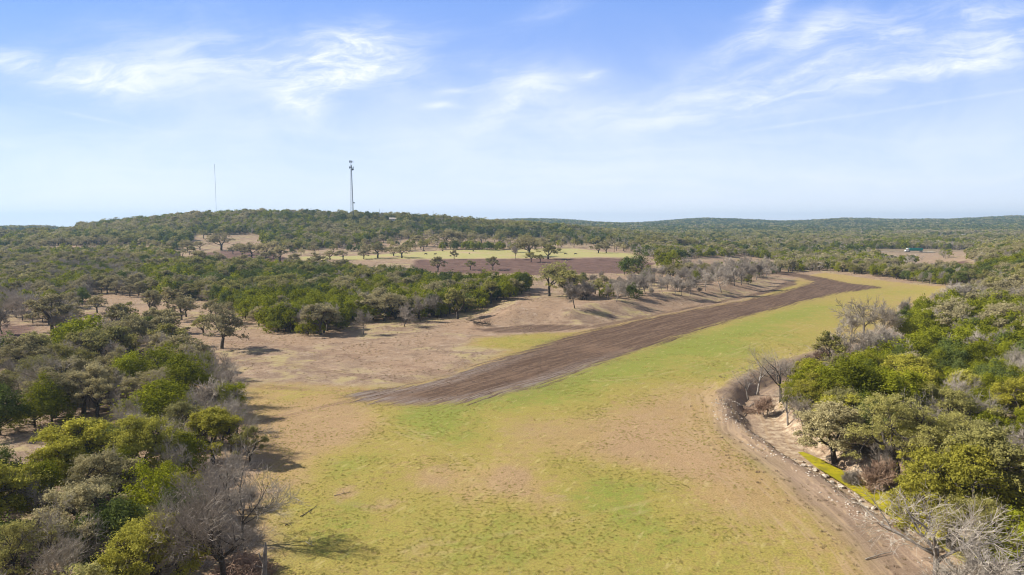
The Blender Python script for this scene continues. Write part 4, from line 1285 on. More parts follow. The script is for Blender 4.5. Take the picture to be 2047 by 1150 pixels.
# everything beyond the pastures is wooded by default
far = (C[:, 1] > 560) & (cpy < 500)
reg[far] = 100; prob[far] = 1.0; shares[far] = (.60, .30, .10, 0)
valley = far & (cpx > 1150) & (cpy > 466)
shares[valley] = (.34, .34, .32, 0); reg[valley] = 101
farhill = far & (C[:, 1] > 1500)
reg[farhill] = 102; shares[farhill] = (.85, .12, .03, 0)
for i, (nm, P, spc, sh, ph) in enumerate(REG):
    m = inpoly(cpx, cpy, P) & (C[:, 1] < 900)
    reg[m] = i; prob[m] = 1 / spc ** 2; shares[m] = sh
for P in NOGO:
    m = inpoly(cpx, cpy, P) & (C[:, 1] < 1500) & (cpy > 0)
    if P is FIELD: m = m & (C[:, 1] < 600)
    prob[m] = 0
# keep the creek, the track and planted spots free
dcr = np.full(len(C), 99.0); mC = C[:, 1] < 300
dcr[mC] = seg_dist(C[mC, 0], C[mC, 1], CREEK)[0]
prob[dcr < 5.0] = 0
dtr = np.full(len(C), 99.0); dtr[mC] = seg_dist(C[mC, 0], C[mC, 1], PATH)[0]
prob[dtr < 4.5] = 0
for tr in (TRK2, TRK3):
    d_ = np.full(len(C), 99.0); d_[mC] = seg_dist(C[mC, 0], C[mC, 1], tr)[0]; prob[d_ < 3.5] = 0
drd = seg_dist(C[:, 0], C[:, 1], ROADLINE)[0]
prob[(drd < 7) & (C[:, 1] < 900)] = 0
for (ox, oy, orad) in OCC:
    d_ = np.hypot(C[:, 0] - ox, C[:, 1] - oy)
    prob[d_ < min(orad * .62, 3.2)] = 0
keep = (rng.random(len(C)) < prob) & fine_keep & (reg >= 0) & (cpx > -130) & (cpx < 2180)
C = C[keep]; cz = cz[keep]; reg = reg[keep]; shares = shares[keep]; cpx = cpx[keep]; cpy = cpy[keep]
# kinds grow in patches
n1 = fbm(C[:, 0], C[:, 1], 34, 3, 71) ; n2 = fbm(C[:, 0], C[:, 1], 30, 3, 72)
w = shares.copy()
w[:, 0] *= np.exp(2.6 * n1); w[:, 1] *= np.exp(-2.6 * n1); w[:, 2] *= np.exp(3.2 * n2); w[:, 3] *= np.exp(2 * n2)
# the sunny south-west corner of the right wood is oak, its middle juniper
w /= w.sum(1)[:, None]
u = rng.random(len(C))[:, None]
kind = (u > np.cumsum(w, 1)).sum(1).clip(0, 3)
dist = np.hypot(C[:, 0], C[:, 1])
hgt_ = np.array([5.0, 6.8, 6.6, 2.6])[kind] * rng.uniform(.78, 1.22, len(C)) * np.where(C[:, 1] > 1150, C[:, 2] / 8.0, 1.0) * np.where(reg == 0, 1.12, 1.0)
hgt_ = np.where((C[:, 1] > 620) & (C[:, 1] <= 1150), hgt_ * rng.uniform(.75, 1.5, len(C)), hgt_)
inframe = (cpx > -10) & (cpx < 2057) & (cpy < 1250)
KN = ['juniper', 'oak', 'bare', 'brush']
NV = [5, 5, 6, 2]
tone = fbm(C[:, 0], C[:, 1], 55, 2, 91)
tone2 = fbm(C[:, 0], C[:, 1], 170, 3, 92)


def leafname(k, i):
    if C[i, 1] > 620: return ['juniper_dark', 'oak_green'][k] if k < 2 and rng.random() < .62 + tone2[i] * 1.6 + (.35 if C[i, 1] > 1500 else 0) else ['juniper', 'oak', 'oak', 'oak'][k]
    if k == 0: return 'juniper' if tone[i] + rng.normal() * .25 > -.08 else 'juniper_dark'
    if k == 1:
        yb = (reg[i] == 4 and C[i, 1] < 125) or (reg[i] == 2 and C[i, 1] < 90)
        q = tone[i] + rng.normal() * .2
        if yb and q > .06: return 'oak_yellow'
        return 'oak' if q > -.1 else 'oak_green'
    return 'oak'


LOOK = {'juniper': 'green juniper', 'juniper_dark': 'dark green juniper', 'oak': 'grey green oak', 'oak_green': 'olive oak', 'oak_yellow': 'yellow green oak'}


def place_phrase(i):
    r_, a, b = reg[i], cpx[i], cpy[i]
    if r_ in (0, 1):
        c = ['at the left end of', 'left of the middle of', 'in the middle of', 'right of the middle of', 'at the right end of'][int(np.clip(a // 215, 0, 4))]
        e = 'at the back edge' if b < 545 else ('in the rear part' if b < 568 else ('in the middle depth' if b < 595 else ('near the front' if b < 625 else 'at the front edge')))
        return f'{e}, {c} the thicket'
    if r_ == 2:
        c = ['by the left border', 'left of the dark trunks', 'inside the wood', 'next to the meadow'][int(np.clip(a // 135, 0, 3))]
        e = 'above the clearing' if b < 780 else ('beside the clearing' if b < 900 else ('below the clearing' if b < 1010 else 'in the bottom corner'))
        return f'{c}, {e} at lower left'
    if r_ == 4:
        e = ['at the very back', 'on the far slope', 'on the upper slope', 'mid slope', 'behind the creek bend', 'beside the creek pool', 'in the near corner'][int(np.searchsorted([530, 570, 640, 720, 820, 930], b))]
        c = 'at the creek side of' if a < 1790 else ('inside' if a < 1930 else 'at the right border in')
        return f'{e}, {c} the right wood'
    if r_ == 5:
        c = ['behind the earth bank', 'behind the start of the track', 'behind the middle of the field end', 'by the brown field corner'][int(np.clip((a - 1240) // 170, 0, 3))]
        e = 'front row' if b > 540 else ('back row' if b < 515 else 'middle row')
        return f'{e} of the belt {c}'
    if r_ >= 100:
        c = ['far left', 'left of the thin mast', 'between the two masts', 'below the lattice tower', 'right of the lattice tower', 'centre', 'right of centre', 'far right'][int(np.clip(a // 256, 0, 7))]
        return f'on the wooded rise, {c}'
    return REG[r_][4]


STUFF = {0: [], 1: [], 2: [], 3: []}
LABELS = {}
for k in range(4):
    ids = np.nonzero(kind == k)[0]
    size = hgt_[ids] / dist[ids] * inframe[ids]
    order = ids[np.argsort(-size)]
    room = max(0, (296 if k < 3 else 120) - NHAND.get(KN[k], 0) - (NHAND.get('bush', 0) if k == 1 else 0))
    room = min(room, int((size > 0).sum()))
    for i in order[:room]:
        nm = leafname(k, i)
        lo = lod_of(C[i, 1])
        var = int(rng.integers(NV[k]))
        kk = KN[k]
        if k == 1 and nm == 'oak_yellow':
            kk, var = 'bush', int(rng.integers(2)); lo = min(lo, 1)
        proto(kk, var, lo)
        siz = 'tall' if hgt_[i] > [5.5, 7.6, 7.2, 2.9][k] else ('low' if hgt_[i] < [4.5, 6.0, 5.8, 2.2][k] else '')
        twg = 'twig_pale' if rng.random() < .15 else 'twig'
        if k < 2: what = LOOK[nm]
        else: what = ('pale ' if twg == 'twig_pale' else 'grey ') + ('bare tree' if k == 2 else 'leafless brush')
        shape = {'juniper': ['', 'pointed', 'broad', 'pointed', 'squat'], 'oak': ['spreading', '', 'wide', 'slim', ''], 'bush': ['round', 'dense'], 'bare': ['spreading', 'round topped', 'wide', 'upright', 'narrow', 'crooked'], 'brush': ['', 'dense']}[kk][var]
        lb = ' '.join(x for x in [siz, shape, what, place_phrase(i)] if x)
        if len(lb.split()) > 16: lb = ' '.join(x for x in [siz or shape, what, place_phrase(i)] if x)
        if len(lb.split()) > 16: lb = ' '.join([what, place_phrase(i)])
        _o = plant(kk, var, lo, C[i, 0], C[i, 1], hgt_[i], rng.random() * 6.283, nm, 'bark' if k < 2 or rng.random() < .5 else 'bark_grey', twg, lb,
              {0: 'juniper trees of the woods', 1: 'oak trees of the woods', 2: 'bare trees of the woods', 3: 'leafless brush in the woods'}[k], rng.uniform(.95, 1.2), (rng.normal() * .04, rng.normal() * .04))
        LABELS.setdefault(lb, []).append((_o, i, ' '.join(x for x in [siz, what] if x)))
    STUFF[k] = order[room:]
SHORT = {0: 'in the thicket', 1: 'in the thicket', 2: 'in the lower left wood', 4: 'in the right wood', 5: 'in the tree belt', 6: 'on the earth bank', 7: 'by the mound'}
seen = set()
for lb, lst in LABELS.items():
    if len(lst) < 2: continue
    for (o_, i, wh) in lst:
        a, b_ = to_px(C[i, 0], C[i, 1], cz[i] + hgt_[i] * .6)
        pre = '' if len(lst) < 2 else f'{wh} {SHORT.get(int(reg[i]), "on the far slopes" if reg[i] >= 100 else "on open ground")}, '
        for rd in (0, 1, 2):
            nl = f'{pre}{round(float(a) / 20.47, rd) if rd else round(float(a) / 20.47)} percent across, {round(float(b_) / 11.5, rd) if rd else round(float(b_) / 11.5)} percent down the photo'
            if len(nl.replace('.', ' ').split()) > 16: nl = nl.replace(' down the photo', ' down')
            if len(nl.replace('.', ' ').split()) > 16: nl = ' '.join(nl.split()[1:])
            if nl not in seen: break
        seen.add(nl); o_['label'] = nl
print('TREES', len(C), {KN[k]: int((kind == k).sum()) for k in range(4)}, 'stuff', {k: len(v) for k, v in STUFF.items()}, 'labels', len(LABELS))

# ---- the uncountable remainder of each kind as one object: points that carry whole tree meshes
def scatter_tree(name, pts, rots, scs, idx, objs, kind_tag=True):
    me = bpy.data.meshes.new(name)
    me.vertices.add(len(pts)); me.vertices.foreach_set('co', np.asarray(pts, np.float32).ravel())
    a = me.attributes.new('rot', 'FLOAT_VECTOR', 'POINT'); a.data.foreach_set('vector', np.asarray(rots, np.float32).ravel())
    a = me.attributes.new('sc', 'FLOAT_VECTOR', 'POINT'); a.data.foreach_set('vector', np.asarray(scs, np.float32).ravel())
    a = me.attributes.new('idx', 'INT', 'POINT'); a.data.foreach_set('value', np.asarray(idx, np.int32))
    o = link_obj(name, me)
    coll = bpy.data.collections.new(name + '_sources')
    for k, ob in enumerate(objs):
        ob.name = f'{k:03d}_{name}'
        coll.objects.link(ob)
    ng = bpy.data.node_groups.new(name, 'GeometryNodeTree')
    ng.interface.new_socket('Geometry', in_out='INPUT', socket_type='NodeSocketGeometry')
    ng.interface.new_socket('Geometry', in_out='OUTPUT', socket_type='NodeSocketGeometry')
    N = ng.nodes; Lk = ng.links
    gi_ = N.new('NodeGroupInput'); go = N.new('NodeGroupOutput')
    ip = N.new('GeometryNodeInstanceOnPoints'); ip.inputs['Pick Instance'].default_value = True
    ci = N.new('GeometryNodeCollectionInfo'); ci.inputs['Collection'].default_value = coll
    ci.inputs['Separate Children'].default_value = True; ci.inputs['Reset Children'].default_value = True

    def at(nm, ty):
        q = N.new('GeometryNodeInputNamedAttribute'); q.data_type = ty; q.inputs['Name'].default_value = nm
        return q.outputs['Attribute']
    Lk.new(gi_.outputs[0], ip.inputs['Points']); Lk.new(ci.outputs[0], ip.inputs['Instance'])
    Lk.new(at('idx', 'INT'), ip.inputs['Instance Index'])
    er = N.new('FunctionNodeEulerToRotation'); Lk.new(at('rot', 'FLOAT_VECTOR'), er.inputs[0])
    Lk.new(er.outputs[0], ip.inputs['Rotation'])
    Lk.new(at('sc', 'FLOAT_VECTOR'), ip.inputs['Scale'])
    Lk.new(ip.outputs[0], go.inputs[0])
    md = o.modifiers.new('scatter', 'NODES'); md.node_group = ng
    return o


SD = [('juniper_woodland', 'dense green juniper woodland covering the thicket, hills and slopes', 'woodland'),
      ('oak_woodland', 'grey green oak woodland mixed through the hills and slopes', 'woodland'),
      ('bare_woodland', 'grey leafless trees mixed through the valley and slopes', 'woodland'),
      ('brush_thicket', 'low grey leafless brush under the trees', 'brush')]
for k in range(4):
    ids = STUFF[k]
    if not len(ids): continue
    objs = []; slot = {}
    pts, rots, scs, idx = [], [], [], []
    for i in ids:
        lo = lod_of(C[i, 1]); lo = max(lo, 1)
        var = int(rng.integers(3 if lo >= 2 else NV[k])) if k != 3 else int(rng.integers(2))
        nm = leafname(k, i)
        if nm == 'oak_yellow': nm = 'oak_green'
        if lo == 3 and k == 0 and rng.random() < .5: nm = 'juniper_dark'
        key = (k, var, lo, nm if k < 2 else '')
        if key not in slot:
            a, b, rad, h0 = proto(KN[k], var, lo)
            if k < 2:
                me = joined('tree', a, b, [M['bark'], M[nm]])
            else:
                V1 = np.vstack(a.V); V2 = np.vstack(b.V) if b.n else np.zeros((0, 3))
                q = [np.vstack(a.Q)] if a.Q else []
                q2 = [np.vstack(b.Q) + len(V1)] if b.n else []
                me = mesh_np('tree', np.vstack([V1, V2]), [np.vstack(q + q2)], [M['twig']], False)
            slot[key] = (len(objs), h0)
            objs.append(bpy.data.objects.new('tree', me))
        s_, h0 = slot[key]
        kk = hgt_[i] / h0; wv = rng.uniform(.95, 1.2) * (1.25 if C[i, 1] > 1150 else 1)
        pts.append((C[i, 0], C[i, 1], cz[i])); rots.append((rng.normal() * .04, rng.normal() * .04, rng.random() * 6.28)); scs.append((kk * wv, kk * wv, kk)); idx.append(s_)
    o = scatter_tree(SD[k][0], pts, rots, scs, idx, objs)
    tag(o, SD[k][1], SD[k][2], kind='stuff')
tree_at(1040, 1149, 1122, 'bare', 'bare twig tips of a treetop poking in at the bottom edge', 6, wood='bark_grey', twig='twig', h=9.0, rz=1.0, group='treetop below the camera') if False else None
_x, _y = 0.55, 39.3
proto('bare', 6, 0)
plant('bare', 6, 0, _x, _y, 9.9, 1.0, 'oak', 'bark_grey', 'twig', 'bare twig tips of a treetop poking in at the bottom edge', None)


# ------------------------------------------------------------------ built things
def gz(x, y): return float(ground_z(np.array([x]), np.array([y]), False)[0])


def empty(name, x, y, rz, label, cat, group=None, z=None):
    o = link_obj(name, None, None, (x, y, gz(x, y) if z is None else z))
    o.rotation_euler = (0, 0, rz)
    return tag(o, label, cat, group)


def disc(mb, c, nrm, r, depth):
    n = Vector(nrm).normalized()
    mb.tube([Vector(c) - n * depth / 2, Vector(c) + n * depth / 2], r, 14)


# lattice tower
tx, ty_ = G(704, 441)
TWH = HC + ty_ * krow(322) - gz(tx, ty_)
tw = empty('lattice_tower', tx, ty_, .35, 'tall grey lattice tower with antennas on the hilltop, the thicker of two masts', 'tower')
cor = lambda z, i: np.array([math.cos(i * 2.094 + .6), math.sin(i * 2.094 + .6), 0]) * (1.8 * (1 - z / TWH) + .7) + np.array([0, 0, z])
TL = TWH * .93
for i in range(3):
    MB().tube([cor(-2, i), cor(TL, i)], [.10 if i else .34, .09 if i else .30], 6).build('leg', M['steel'], tw)
br_ = MB(); nz = 26
for q in range(nz):
    z0, z1 = TL * q / nz, TL * (q + 1) / nz
    for i in range(3):
        j = (i + 1) % 3
        br_.tube([cor(z1, i), cor(z1, j)], .06, 3, False); br_.tube([cor(z0, i), cor(z1, j)], .05, 3, False); br_.tube([cor(z0, j), cor(z1, i)], .05, 3, False)
br_.build('bracing', M['steel'], tw)
MB().tube([cor(0, 0) * .9, cor(TL, 0) * np.array([.8, .8, 1])], [.30, .26], 4).build('cable_run', M['steel_dark'], tw)
for (zz, rr_, nn) in [(TL * .955, 3.2, 3), (TWH * 1.0 - 1.0, 2.8, 3)]:
    pf = MB()
    for i in range(3):
        a, b = i * 2.094, (i + 1) * 2.094
        pf.tube([(math.cos(a) * rr_, math.sin(a) * rr_, zz), (math.cos(b) * rr_, math.sin(b) * rr_, zz)], .12, 4)
        pf.tube([(0, 0, zz), (math.cos(a) * rr_, math.sin(a) * rr_, zz)], .1, 4)
    pfo = pf.build('antenna_mount', M['steel'], tw)
    for i in range(3):
        for s_ in (.12, .5, .88):
            a = np.array([math.cos(i * 2.094), math.sin(i * 2.094)]) * rr_; b = np.array([math.cos((i + 1) * 2.094), math.sin((i + 1) * 2.094)]) * rr_
            c = a * (1 - s_) + b * s_
            MB().box((c[0] * 1.08, c[1] * 1.08, zz + .2), (.38, .38, 2.6), i).build('antenna_panel', M['steel' if i else 'steel_dark'], pfo)
MB().tube([(0, 0, TL), (0, 0, TWH - .5)], .3, 6).build('top_pole', M['steel'], tw)
for (zf_, r_) in [(.86, 1.3), (.30, .9)]:
    d = MB(); z_ = TWH * zf_; c = cor(z_, 0) + np.array([1.2, -.4, 0])
    disc(d, c, (.5, -1, 0), r_, .7); d.tube([cor(z_, 0), c], .12, 4)
    d.build('dish_antenna', M['steel_dark'], tw)

# thin guyed mast
mx, my = G(436, 433)
my += 70; mx = (436 - 1023.5) / F0 * my
mh = HC + my * krow(328.5) - gz(mx, my)
ms_ = empty('guyed_mast', mx, my, 0, 'thin guyed mast with a small antenna head, left of the lattice tower', 'mast')
lt = MB()
for i in range(3):
    o_ = np.array([math.cos(i * 2.09), math.sin(i * 2.09), 0]) * .38
    lt.tube([o_ + (0, 0, -1), o_ + (0, 0, mh)], .3, 4)
for q in range(60):
    z0 = mh * q / 60; a = q % 3
    o1 = np.array([math.cos(a * 2.09), math.sin(a * 2.09), 0]) * .38; o2 = np.array([math.cos((a + 1) * 2.09), math.sin((a + 1) * 2.09), 0]) * .38
    lt.tube([o1 + (0, 0, z0), o2 + (0, 0, z0 + mh / 60)], .05, 3, False)
lt.build('shaft', M['steel_dark'], ms_)
hd = MB()
for i in range(6):
    a = i * 1.047; hd.box((math.cos(a) * 1.7, math.sin(a) * 1.7, mh - 1.2), (.5, .5, 2.2), a); hd.tube([(0, 0, mh - 1.2), (math.cos(a) * 1.7, math.sin(a) * 1.7, mh - 1.2)], .1, 4)
hd.build('antenna_head', M['steel_dark'], ms_)
for f in (.30, .5, .70):
    disc_ = MB(); disc(disc_, (0, 0, mh * f), (0, 0, 1), .75, .9); disc_.build('collar', M['steel'], ms_)
for i in range(3):
    a = i * 2.09 + .5; gw = MB()
    for f in (.5, .95):
        e = np.array([math.cos(a) * mh * .45, math.sin(a) * mh * .45, -1]); gw.tube([(0, 0, mh * f), e], .02, 3, False)
    gw.build('guy_wire', M['steel'], ms_)


def house(px_, py_r, w, d, h, rz, wall, roof, label, rise=1.6, name='house', cat='house', nwin=3, y=None, group=None):
    x, yv = G(px_, py_r)
    o = empty(name, x, yv, rz, label, cat, group)
    m = MB(); m.box((0, 0, h / 2 - .5), (w, d, h + 1))
    V = [[-w / 2, -d / 2, h], [-w / 2, d / 2, h], [-w / 2, 0, h + rise * .9], [w / 2, -d / 2, h], [w / 2, d / 2, h], [w / 2, 0, h + rise * .9]]
    m.add(V, None, [[0, 2, 1], [3, 4, 5]])
    m.build('wall', M[wall], o)
    rf = MB(); ov = .5
    for s_ in (-1, 1):
        a = np.array([0, 0, h + rise]); e = np.array([0, s_ * (d / 2 + ov), h - .15])
        nrm = np.array([0, s_ * rise, d / 2]); nrm = nrm / np.linalg.norm(nrm) * .16
        P = []
        for xx in (-w / 2 - ov, w / 2 + ov):
            for q in (a, e):
                P.append(np.array([xx, q[1], q[2]])); P.append(np.array([xx, q[1], q[2]]) + nrm)
        rf.add(P, [[0, 2, 3, 1], [4, 5, 7, 6], [0, 4, 6, 2], [1, 3, 7, 5], [0, 1, 5, 4], [2, 6, 7, 3]])
    rf.build('roof', M[roof], o)
    for k in range(nwin):
        xx = -w / 2 + w * (k + .5 + (.5 if k >= nwin // 2 else 0)) / (nwin + .5)
        MB().box((xx, -d / 2 - .03, h * .55), (1.1, .1, 1.1)).build('window', M['glass'], o)
    MB().box((-w / 2 + w * (nwin // 2 + .25) / (nwin + .5), -d / 2 - .03, 1.0), (1.0, .1, 2.0)).build('door', M['roof_dark'], o)
    return o


house(786, 442.5, 9, 7, 3, .1, 'white', 'roof_light', 'small white house on the hilltop right of the lattice tower')
house(1392, 502, 18, 10, 3.4, .04, 'wall_tan', 'roof_dark', 'long low barn with dark roof beyond the earth bank', 1.3, 'barn', 'barn', 2)
house(1452, 503, 10, 7, 2.8, -.3, 'white', 'roof_dark', 'small dark roofed shed right of the long low barn', 1.2, 'shed', 'shed', 1)
house(1885, 480, 26, 12, 4, .5, 'wall_tan', 'roof_light', 'long pale roofed house on the rise above the truck', 3.0)
house(1925, 477, 22, 12, 4, -.3, 'wall_tan', 'roof_light', 'pale roofed house right of the long one on the rise', 3.0)


def wheel(mb_parent, x, y, r, wd):
    t_ = MB(); t_.tube([(x, y - wd / 2, r), (x, y + wd / 2, r)], r, 16)
    w_ = t_.build('wheel', M['rubber'], mb_parent)
    MB().tube([(x, y - wd / 2 - .02, r), (x, y + wd / 2 + .02, r)], r * .55, 12).build('rim', M['steel'], w_)


# lorry on the road, heading left
rx = (1836 - 1023.5) / F0 * 742; ry = 742 + .02 * rx
tk = empty('articulated_lorry', rx, ry, math.atan(.02), 'white tractor unit pulling a teal trailer on the road at right', 'lorry', None, gz(rx, ry) + .55)
c = MB(); c.box((-7.2, 0, 2.35), (2.2, 2.4, 2.5)); c.box((-9.0, 0, 1.45), (1.7, 2.2, 1.3), 0, .94); c.box((-7.0, 0, 3.85), (1.9, 2.2, .7), 0, .8)
cb = c.build('cab', M['white'], tk)
MB().box((-8.32, 0, 2.75), (.12, 2.1, .95)).build('windscreen', M['glass'], cb)
for s_ in (-1, 1): MB().box((-7.5, s_ * 1.21, 2.7), (.9, .06, .8)).build('side_window', M['glass'], cb)
MB().tube([(-5.9, -1.0, 1), (-5.9, -1.0, 4.4)], .09, 8).build('exhaust', M['steel'], tk)
tr_ = MB(); tr_.box((2.0, 0, 2.75), (14.6, 2.5, 2.5)); tr_.box((2.0, 0, 4.02), (14.3, 2.3, .14), 0, .9)
for k in range(13): tr_.box((-5.0 + k * 1.16, 0, 2.75), (.1, 2.62, 2.3))
tl_ = tr_.build('trailer', M['teal'], tk)
MB().box((0, 0, 1.2), (17.5, 1.0, .3)).build('chassis', M['steel_dark'], tk)
for xx in (-9.0, -6.6, -5.4, 7.3, 8.5):
    for s_ in (-1, 1): wheel(tk, xx, s_ * 1.05, .52, .35)

# pickup parked on the sandy strip at far left
ux, uy = G(342, 496)
pk = empty('pickup_truck', ux, uy, .5, 'small dark blue pickup parked on the sandy strip at far left', 'pickup')
b_ = MB(); b_.box((0, 0, .85), (5.2, 1.9, .7)); b_.box((.4, 0, 1.5), (1.9, 1.75, .75), 0, .82); b_.build('body', M['roof_dark'], pk)
MB().box((.4, 0, 1.5), (1.96, 1.5, .5), 0, .82).build('windows', M['glass'], pk)
for xx in (-1.6, 1.7):
    for s_ in (-1, 1): wheel(pk, xx, s_ * .9, .4, .25)

# yellow excavator by the houses
ex, ey = G(1946, 478)
exo = empty('excavator', ex, ey, .4, 'yellow excavator standing by the pale roofed houses', 'excavator')
MB().box((0, 0, 2.3), (4.2, 3.4, 1.8)).build('body', M['yellow'], exo)
MB().box((1.2, -1.0, 3.7), (1.7, 1.4, 1.9)).build('cab', M['glass'], exo)
for s_ in (-1, 1): MB().box((0, s_ * 1.5, .7), (5.4, .8, 1.4), 0, .85).build('track', M['rubber'], exo)
bm_ = MB(); bm_.tube([(1.8, 0, 2.6), (4.5, 0, 6.5), (7.5, 0, 5.5)], [.5, .45, .35], 4); bm_.tube([(7.5, 0, 5.5), (7.2, 0, 2.0)], .35, 4); bm_.build('boom', M['yellow'], exo)
MB().box((6.9, 0, 1.4), (1.3, 1.4, 1.3), 0, .6).build('bucket', M['steel_dark'], exo)


# poles
def pole(px_, pyb, pyt, mat, label, arm=True, name='utility_pole', cat='utility pole', r_=.16, y=None):
    x, yv = G(px_, pyb)
    h = max(5, HC + yv * krow(pyt) - gz(x, yv))
    o = empty(name, x, yv, .2, label, cat)
    MB().tube([(0, 0, -.5), (0, 0, h)], [r_, r_ * .65], 8).build('pole', M[mat], o)
    if arm:
        a = MB(); a.box((0, 0, h - .8), (2.4, .14, .14)); a.build('crossarm', M[mat], o)
        for q in (-1, 0, 1): MB().tube([(q, 0, h - .73), (q, 0, h - .45)], .07, 6).build('insulator', M['steel'], o)
    return o


pole(311, 517, 487, 'wood_pole', 'weathered wooden utility pole among pale oaks at left')
pole(50, 531, 503, 'wood_pole', 'wooden utility pole in the juniper wood near the left border')
pole(1228, 504, 483, 'wood_pole', 'wooden utility pole right of the bright meadow')
pole(1054, 505, 487, 'wood_pole', 'short wooden pole on the bright meadow beside round oaks')
pole(1667, 502, 478, 'steel', 'pale steel pole in the tree belt left of the road', False, 'steel_pole', 'steel pole', .28)
pole(759, 443, 418, 'steel', 'thin antenna pole on the hilltop right of the lattice tower', False, 'antenna_pole', 'antenna pole', .22)
pole(866, 445, 421, 'steel', 'thin antenna pole on the ridge further right of the tower', False, 'antenna_pole', 'antenna pole', .22)


# cattle: one smooth skinned body each
def skinned(name, pts, edges, radii, mat, parent=None, sub=1):
    me = bpy.data.meshes.new(name); me.from_pydata(pts, edges, []); me.update()
    o = link_obj(name, me, parent)
    sk = o.modifiers.new('skin', 'SKIN')
    for i, r_ in enumerate(radii):
        me.skin_vertices[0].data[i].radius = (r_, r_) if not isinstance(r_, tuple) else r_
    me.skin_vertices[0].data[0].use_root = True
    o.modifiers.new('sub', 'SUBSURF').levels = sub; o.modifiers['sub'].render_levels = sub
    me.materials.append(mat)
    return o


def cow_mesh(graze):
    hz_ = .45 if graze else 1.25
    P = [(0, 0, .95), (.55, 0, 1.0), (.95, 0, 1.0), (-.55, 0, 1.0), (-.85, 0, 1.02), (1.3, 0, 1.0 if graze else 1.25), (1.6, 0, hz_ + .1), (1.85, 0, hz_ - .12),
         (.75, .22, .75), (.78, .24, .42), (.75, .24, .0), (.75, -.22, .75), (.85, -.24, .42), (.8, -.24, .0),
         (-.75, .22, .8), (-.88, .24, .48), (-.8, .24, .0), (-.75, -.22, .8), (-.8, -.24, .48), (-.72, -.24, .0), (-1.05, 0, .85), (-1.08, 0, .4), (1.5, .22, hz_ + .18), (1.5, -.22, hz_ + .18)]
    E = [(0, 1), (1, 2), (0, 3), (3, 4), (2, 5), (5, 6), (6, 7), (1, 8), (8, 9), (9, 10), (1, 11), (11, 12), (12, 13), (3, 14), (14, 15), (15, 16), (3, 17), (17, 18), (18, 19), (4, 20), (20, 21), (6, 22), (6, 23)]
    Rr = [.40, .38, .28, .38, .25, .17, .16, .10, .14, .08, .06, .14, .08, .06, .18, .09, .06, .18, .09, .06, .04, .03, .05, .05]
    return P, E, Rr


COWS = [(847.6, 503.4, 1), (850.8, 509.5, 1), (869.5, 510, 0), (885, 503, 1), (938, 508.5, 1), (946, 503.4, 0), (1026, 505, 1), (1130, 509, 1), (1150, 509.5, 0)]
CL = ['black cow at the far left corner of the bright meadow', 'black cow left of centre at the near edge of the meadow', 'black cow standing head up at the near edge of the meadow', 'largest black cow on the far edge of the meadow',
      'black cow grazing alone left of the big dark oak', 'black cow beside the low branches of the big dark oak', 'black cow right of the big dark oak', 'cow grazing at the right end of the meadow, left of two', 'cow at the right end of the meadow, right of two']
cw = {}
for k, (a, b, g) in enumerate(COWS):
    x, y = G(a, b)
    if g not in cw:
        o = skinned('cow', *cow_mesh(g), M['cow']); cw[g] = o
    else:
        o = cw[g].copy(); COL.objects.link(o)
    o.location = (x, y, gz(x, y)); o.rotation_euler = (0, 0, random.random() * 6.28); o.scale = (.9,) * 3
    tag(o, CL[k], 'cow', 'cattle on the far meadow')

# broken snag and brush pile, lower left
sx, sy = G(527, 1165)
sn = empty('tree_snag', sx, sy, 0, 'broken grey dead trunk with short stubs at the meadow edge', 'dead tree')
r_ = np.random.default_rng(5)
s1 = MB(); s1.tube(limb((0, 0, -.4), (.25, .1, 3.5), r_, 9, .04), [.27, .25, .24, .22, .21, .2, .17, .14, .05], 9)
s1.tube(limb((.1, 0, 1.6), (-.35, .1, 2.6), r_, 5, .08), [.12, .1, .08, .07, .03], 7); s1.tube(limb((.12, 0, 1.3), (-.5, -.3, 1.7), r_, 4, .1), [.08, .06, .05, .02], 6)
s1.build('trunk', M['bark_grey'], sn, True)


def pile(name, px_, py_r, rad, h, n, mat, label, cat='brush pile', seed=1, xy=None):
    x, y = xy or G(px_, py_r)
    r = np.random.default_rng(seed); m = MB()
    for i in range(n):
        an = r.random() * 6.283; q = math.sqrt(r.random()) * rad
        z = h * (1 - (q / rad) ** 1.5) * r.random()
        c_ = np.array([math.cos(an) * q, math.sin(an) * q, z + .05])
        d = r.normal(size=3) * np.array([1, 1, .45]); d /= np.linalg.norm(d)
        L_ = (.4 + 1.3 * r.random()) * rad * .5
        m.tube(limb(c_ - d * L_ / 2, c_ + d * L_ / 2, r, 4, .18), np.linspace(.012 + .035 * r.random() ** 2, .008, 4), 3, False)
    o = link_obj(name, m.mesh(name, [mat]), None, (x, y, gz(x, y)))
    return tag(o, label, cat)


pile('brush_pile', 487, 1150, 2.5, 1.9, 900, M['twig_brown'], 'large brown brush pile between the grey tree and the broken snag', seed=1)
pile('brush_pile', 470, 1085, 2.2, 1.8, 700, M['twig'], 'dark grey brush pile behind the brown one under the grey tree', seed=2)
pile('brush_pile', 195, 868, 1.6, .9, 350, M['twig_brown'], 'small brown brush pile on the tan clearing', seed=3)
pile('brush_pile', 1492, 822, 1.6, .8, 300, M['twig_brown'], 'tangle of broken branches at the creek bend', seed=4)
pile('brush_pile', 1655, 770, 3.0, 1.6, 700, M['twig'], 'grey heap of branches behind the knotty bare tree', seed=6)
pile('brush_pile', 1345, 548, 5.5, 1.2, 500, M['twig'], 'long grey heap of cut branches on the earth bank', seed=7)
pile('brush_pile', 1370, 570, 5.0, 1.0, 500, M['twig'], 'lower grey heap of cut branches on the earth bank', seed=8)
pile('brush_pile', 1520, 556, 4.0, 1.2, 400, M['bark'], 'dark brush heap at the right end of the earth bank', seed=9)

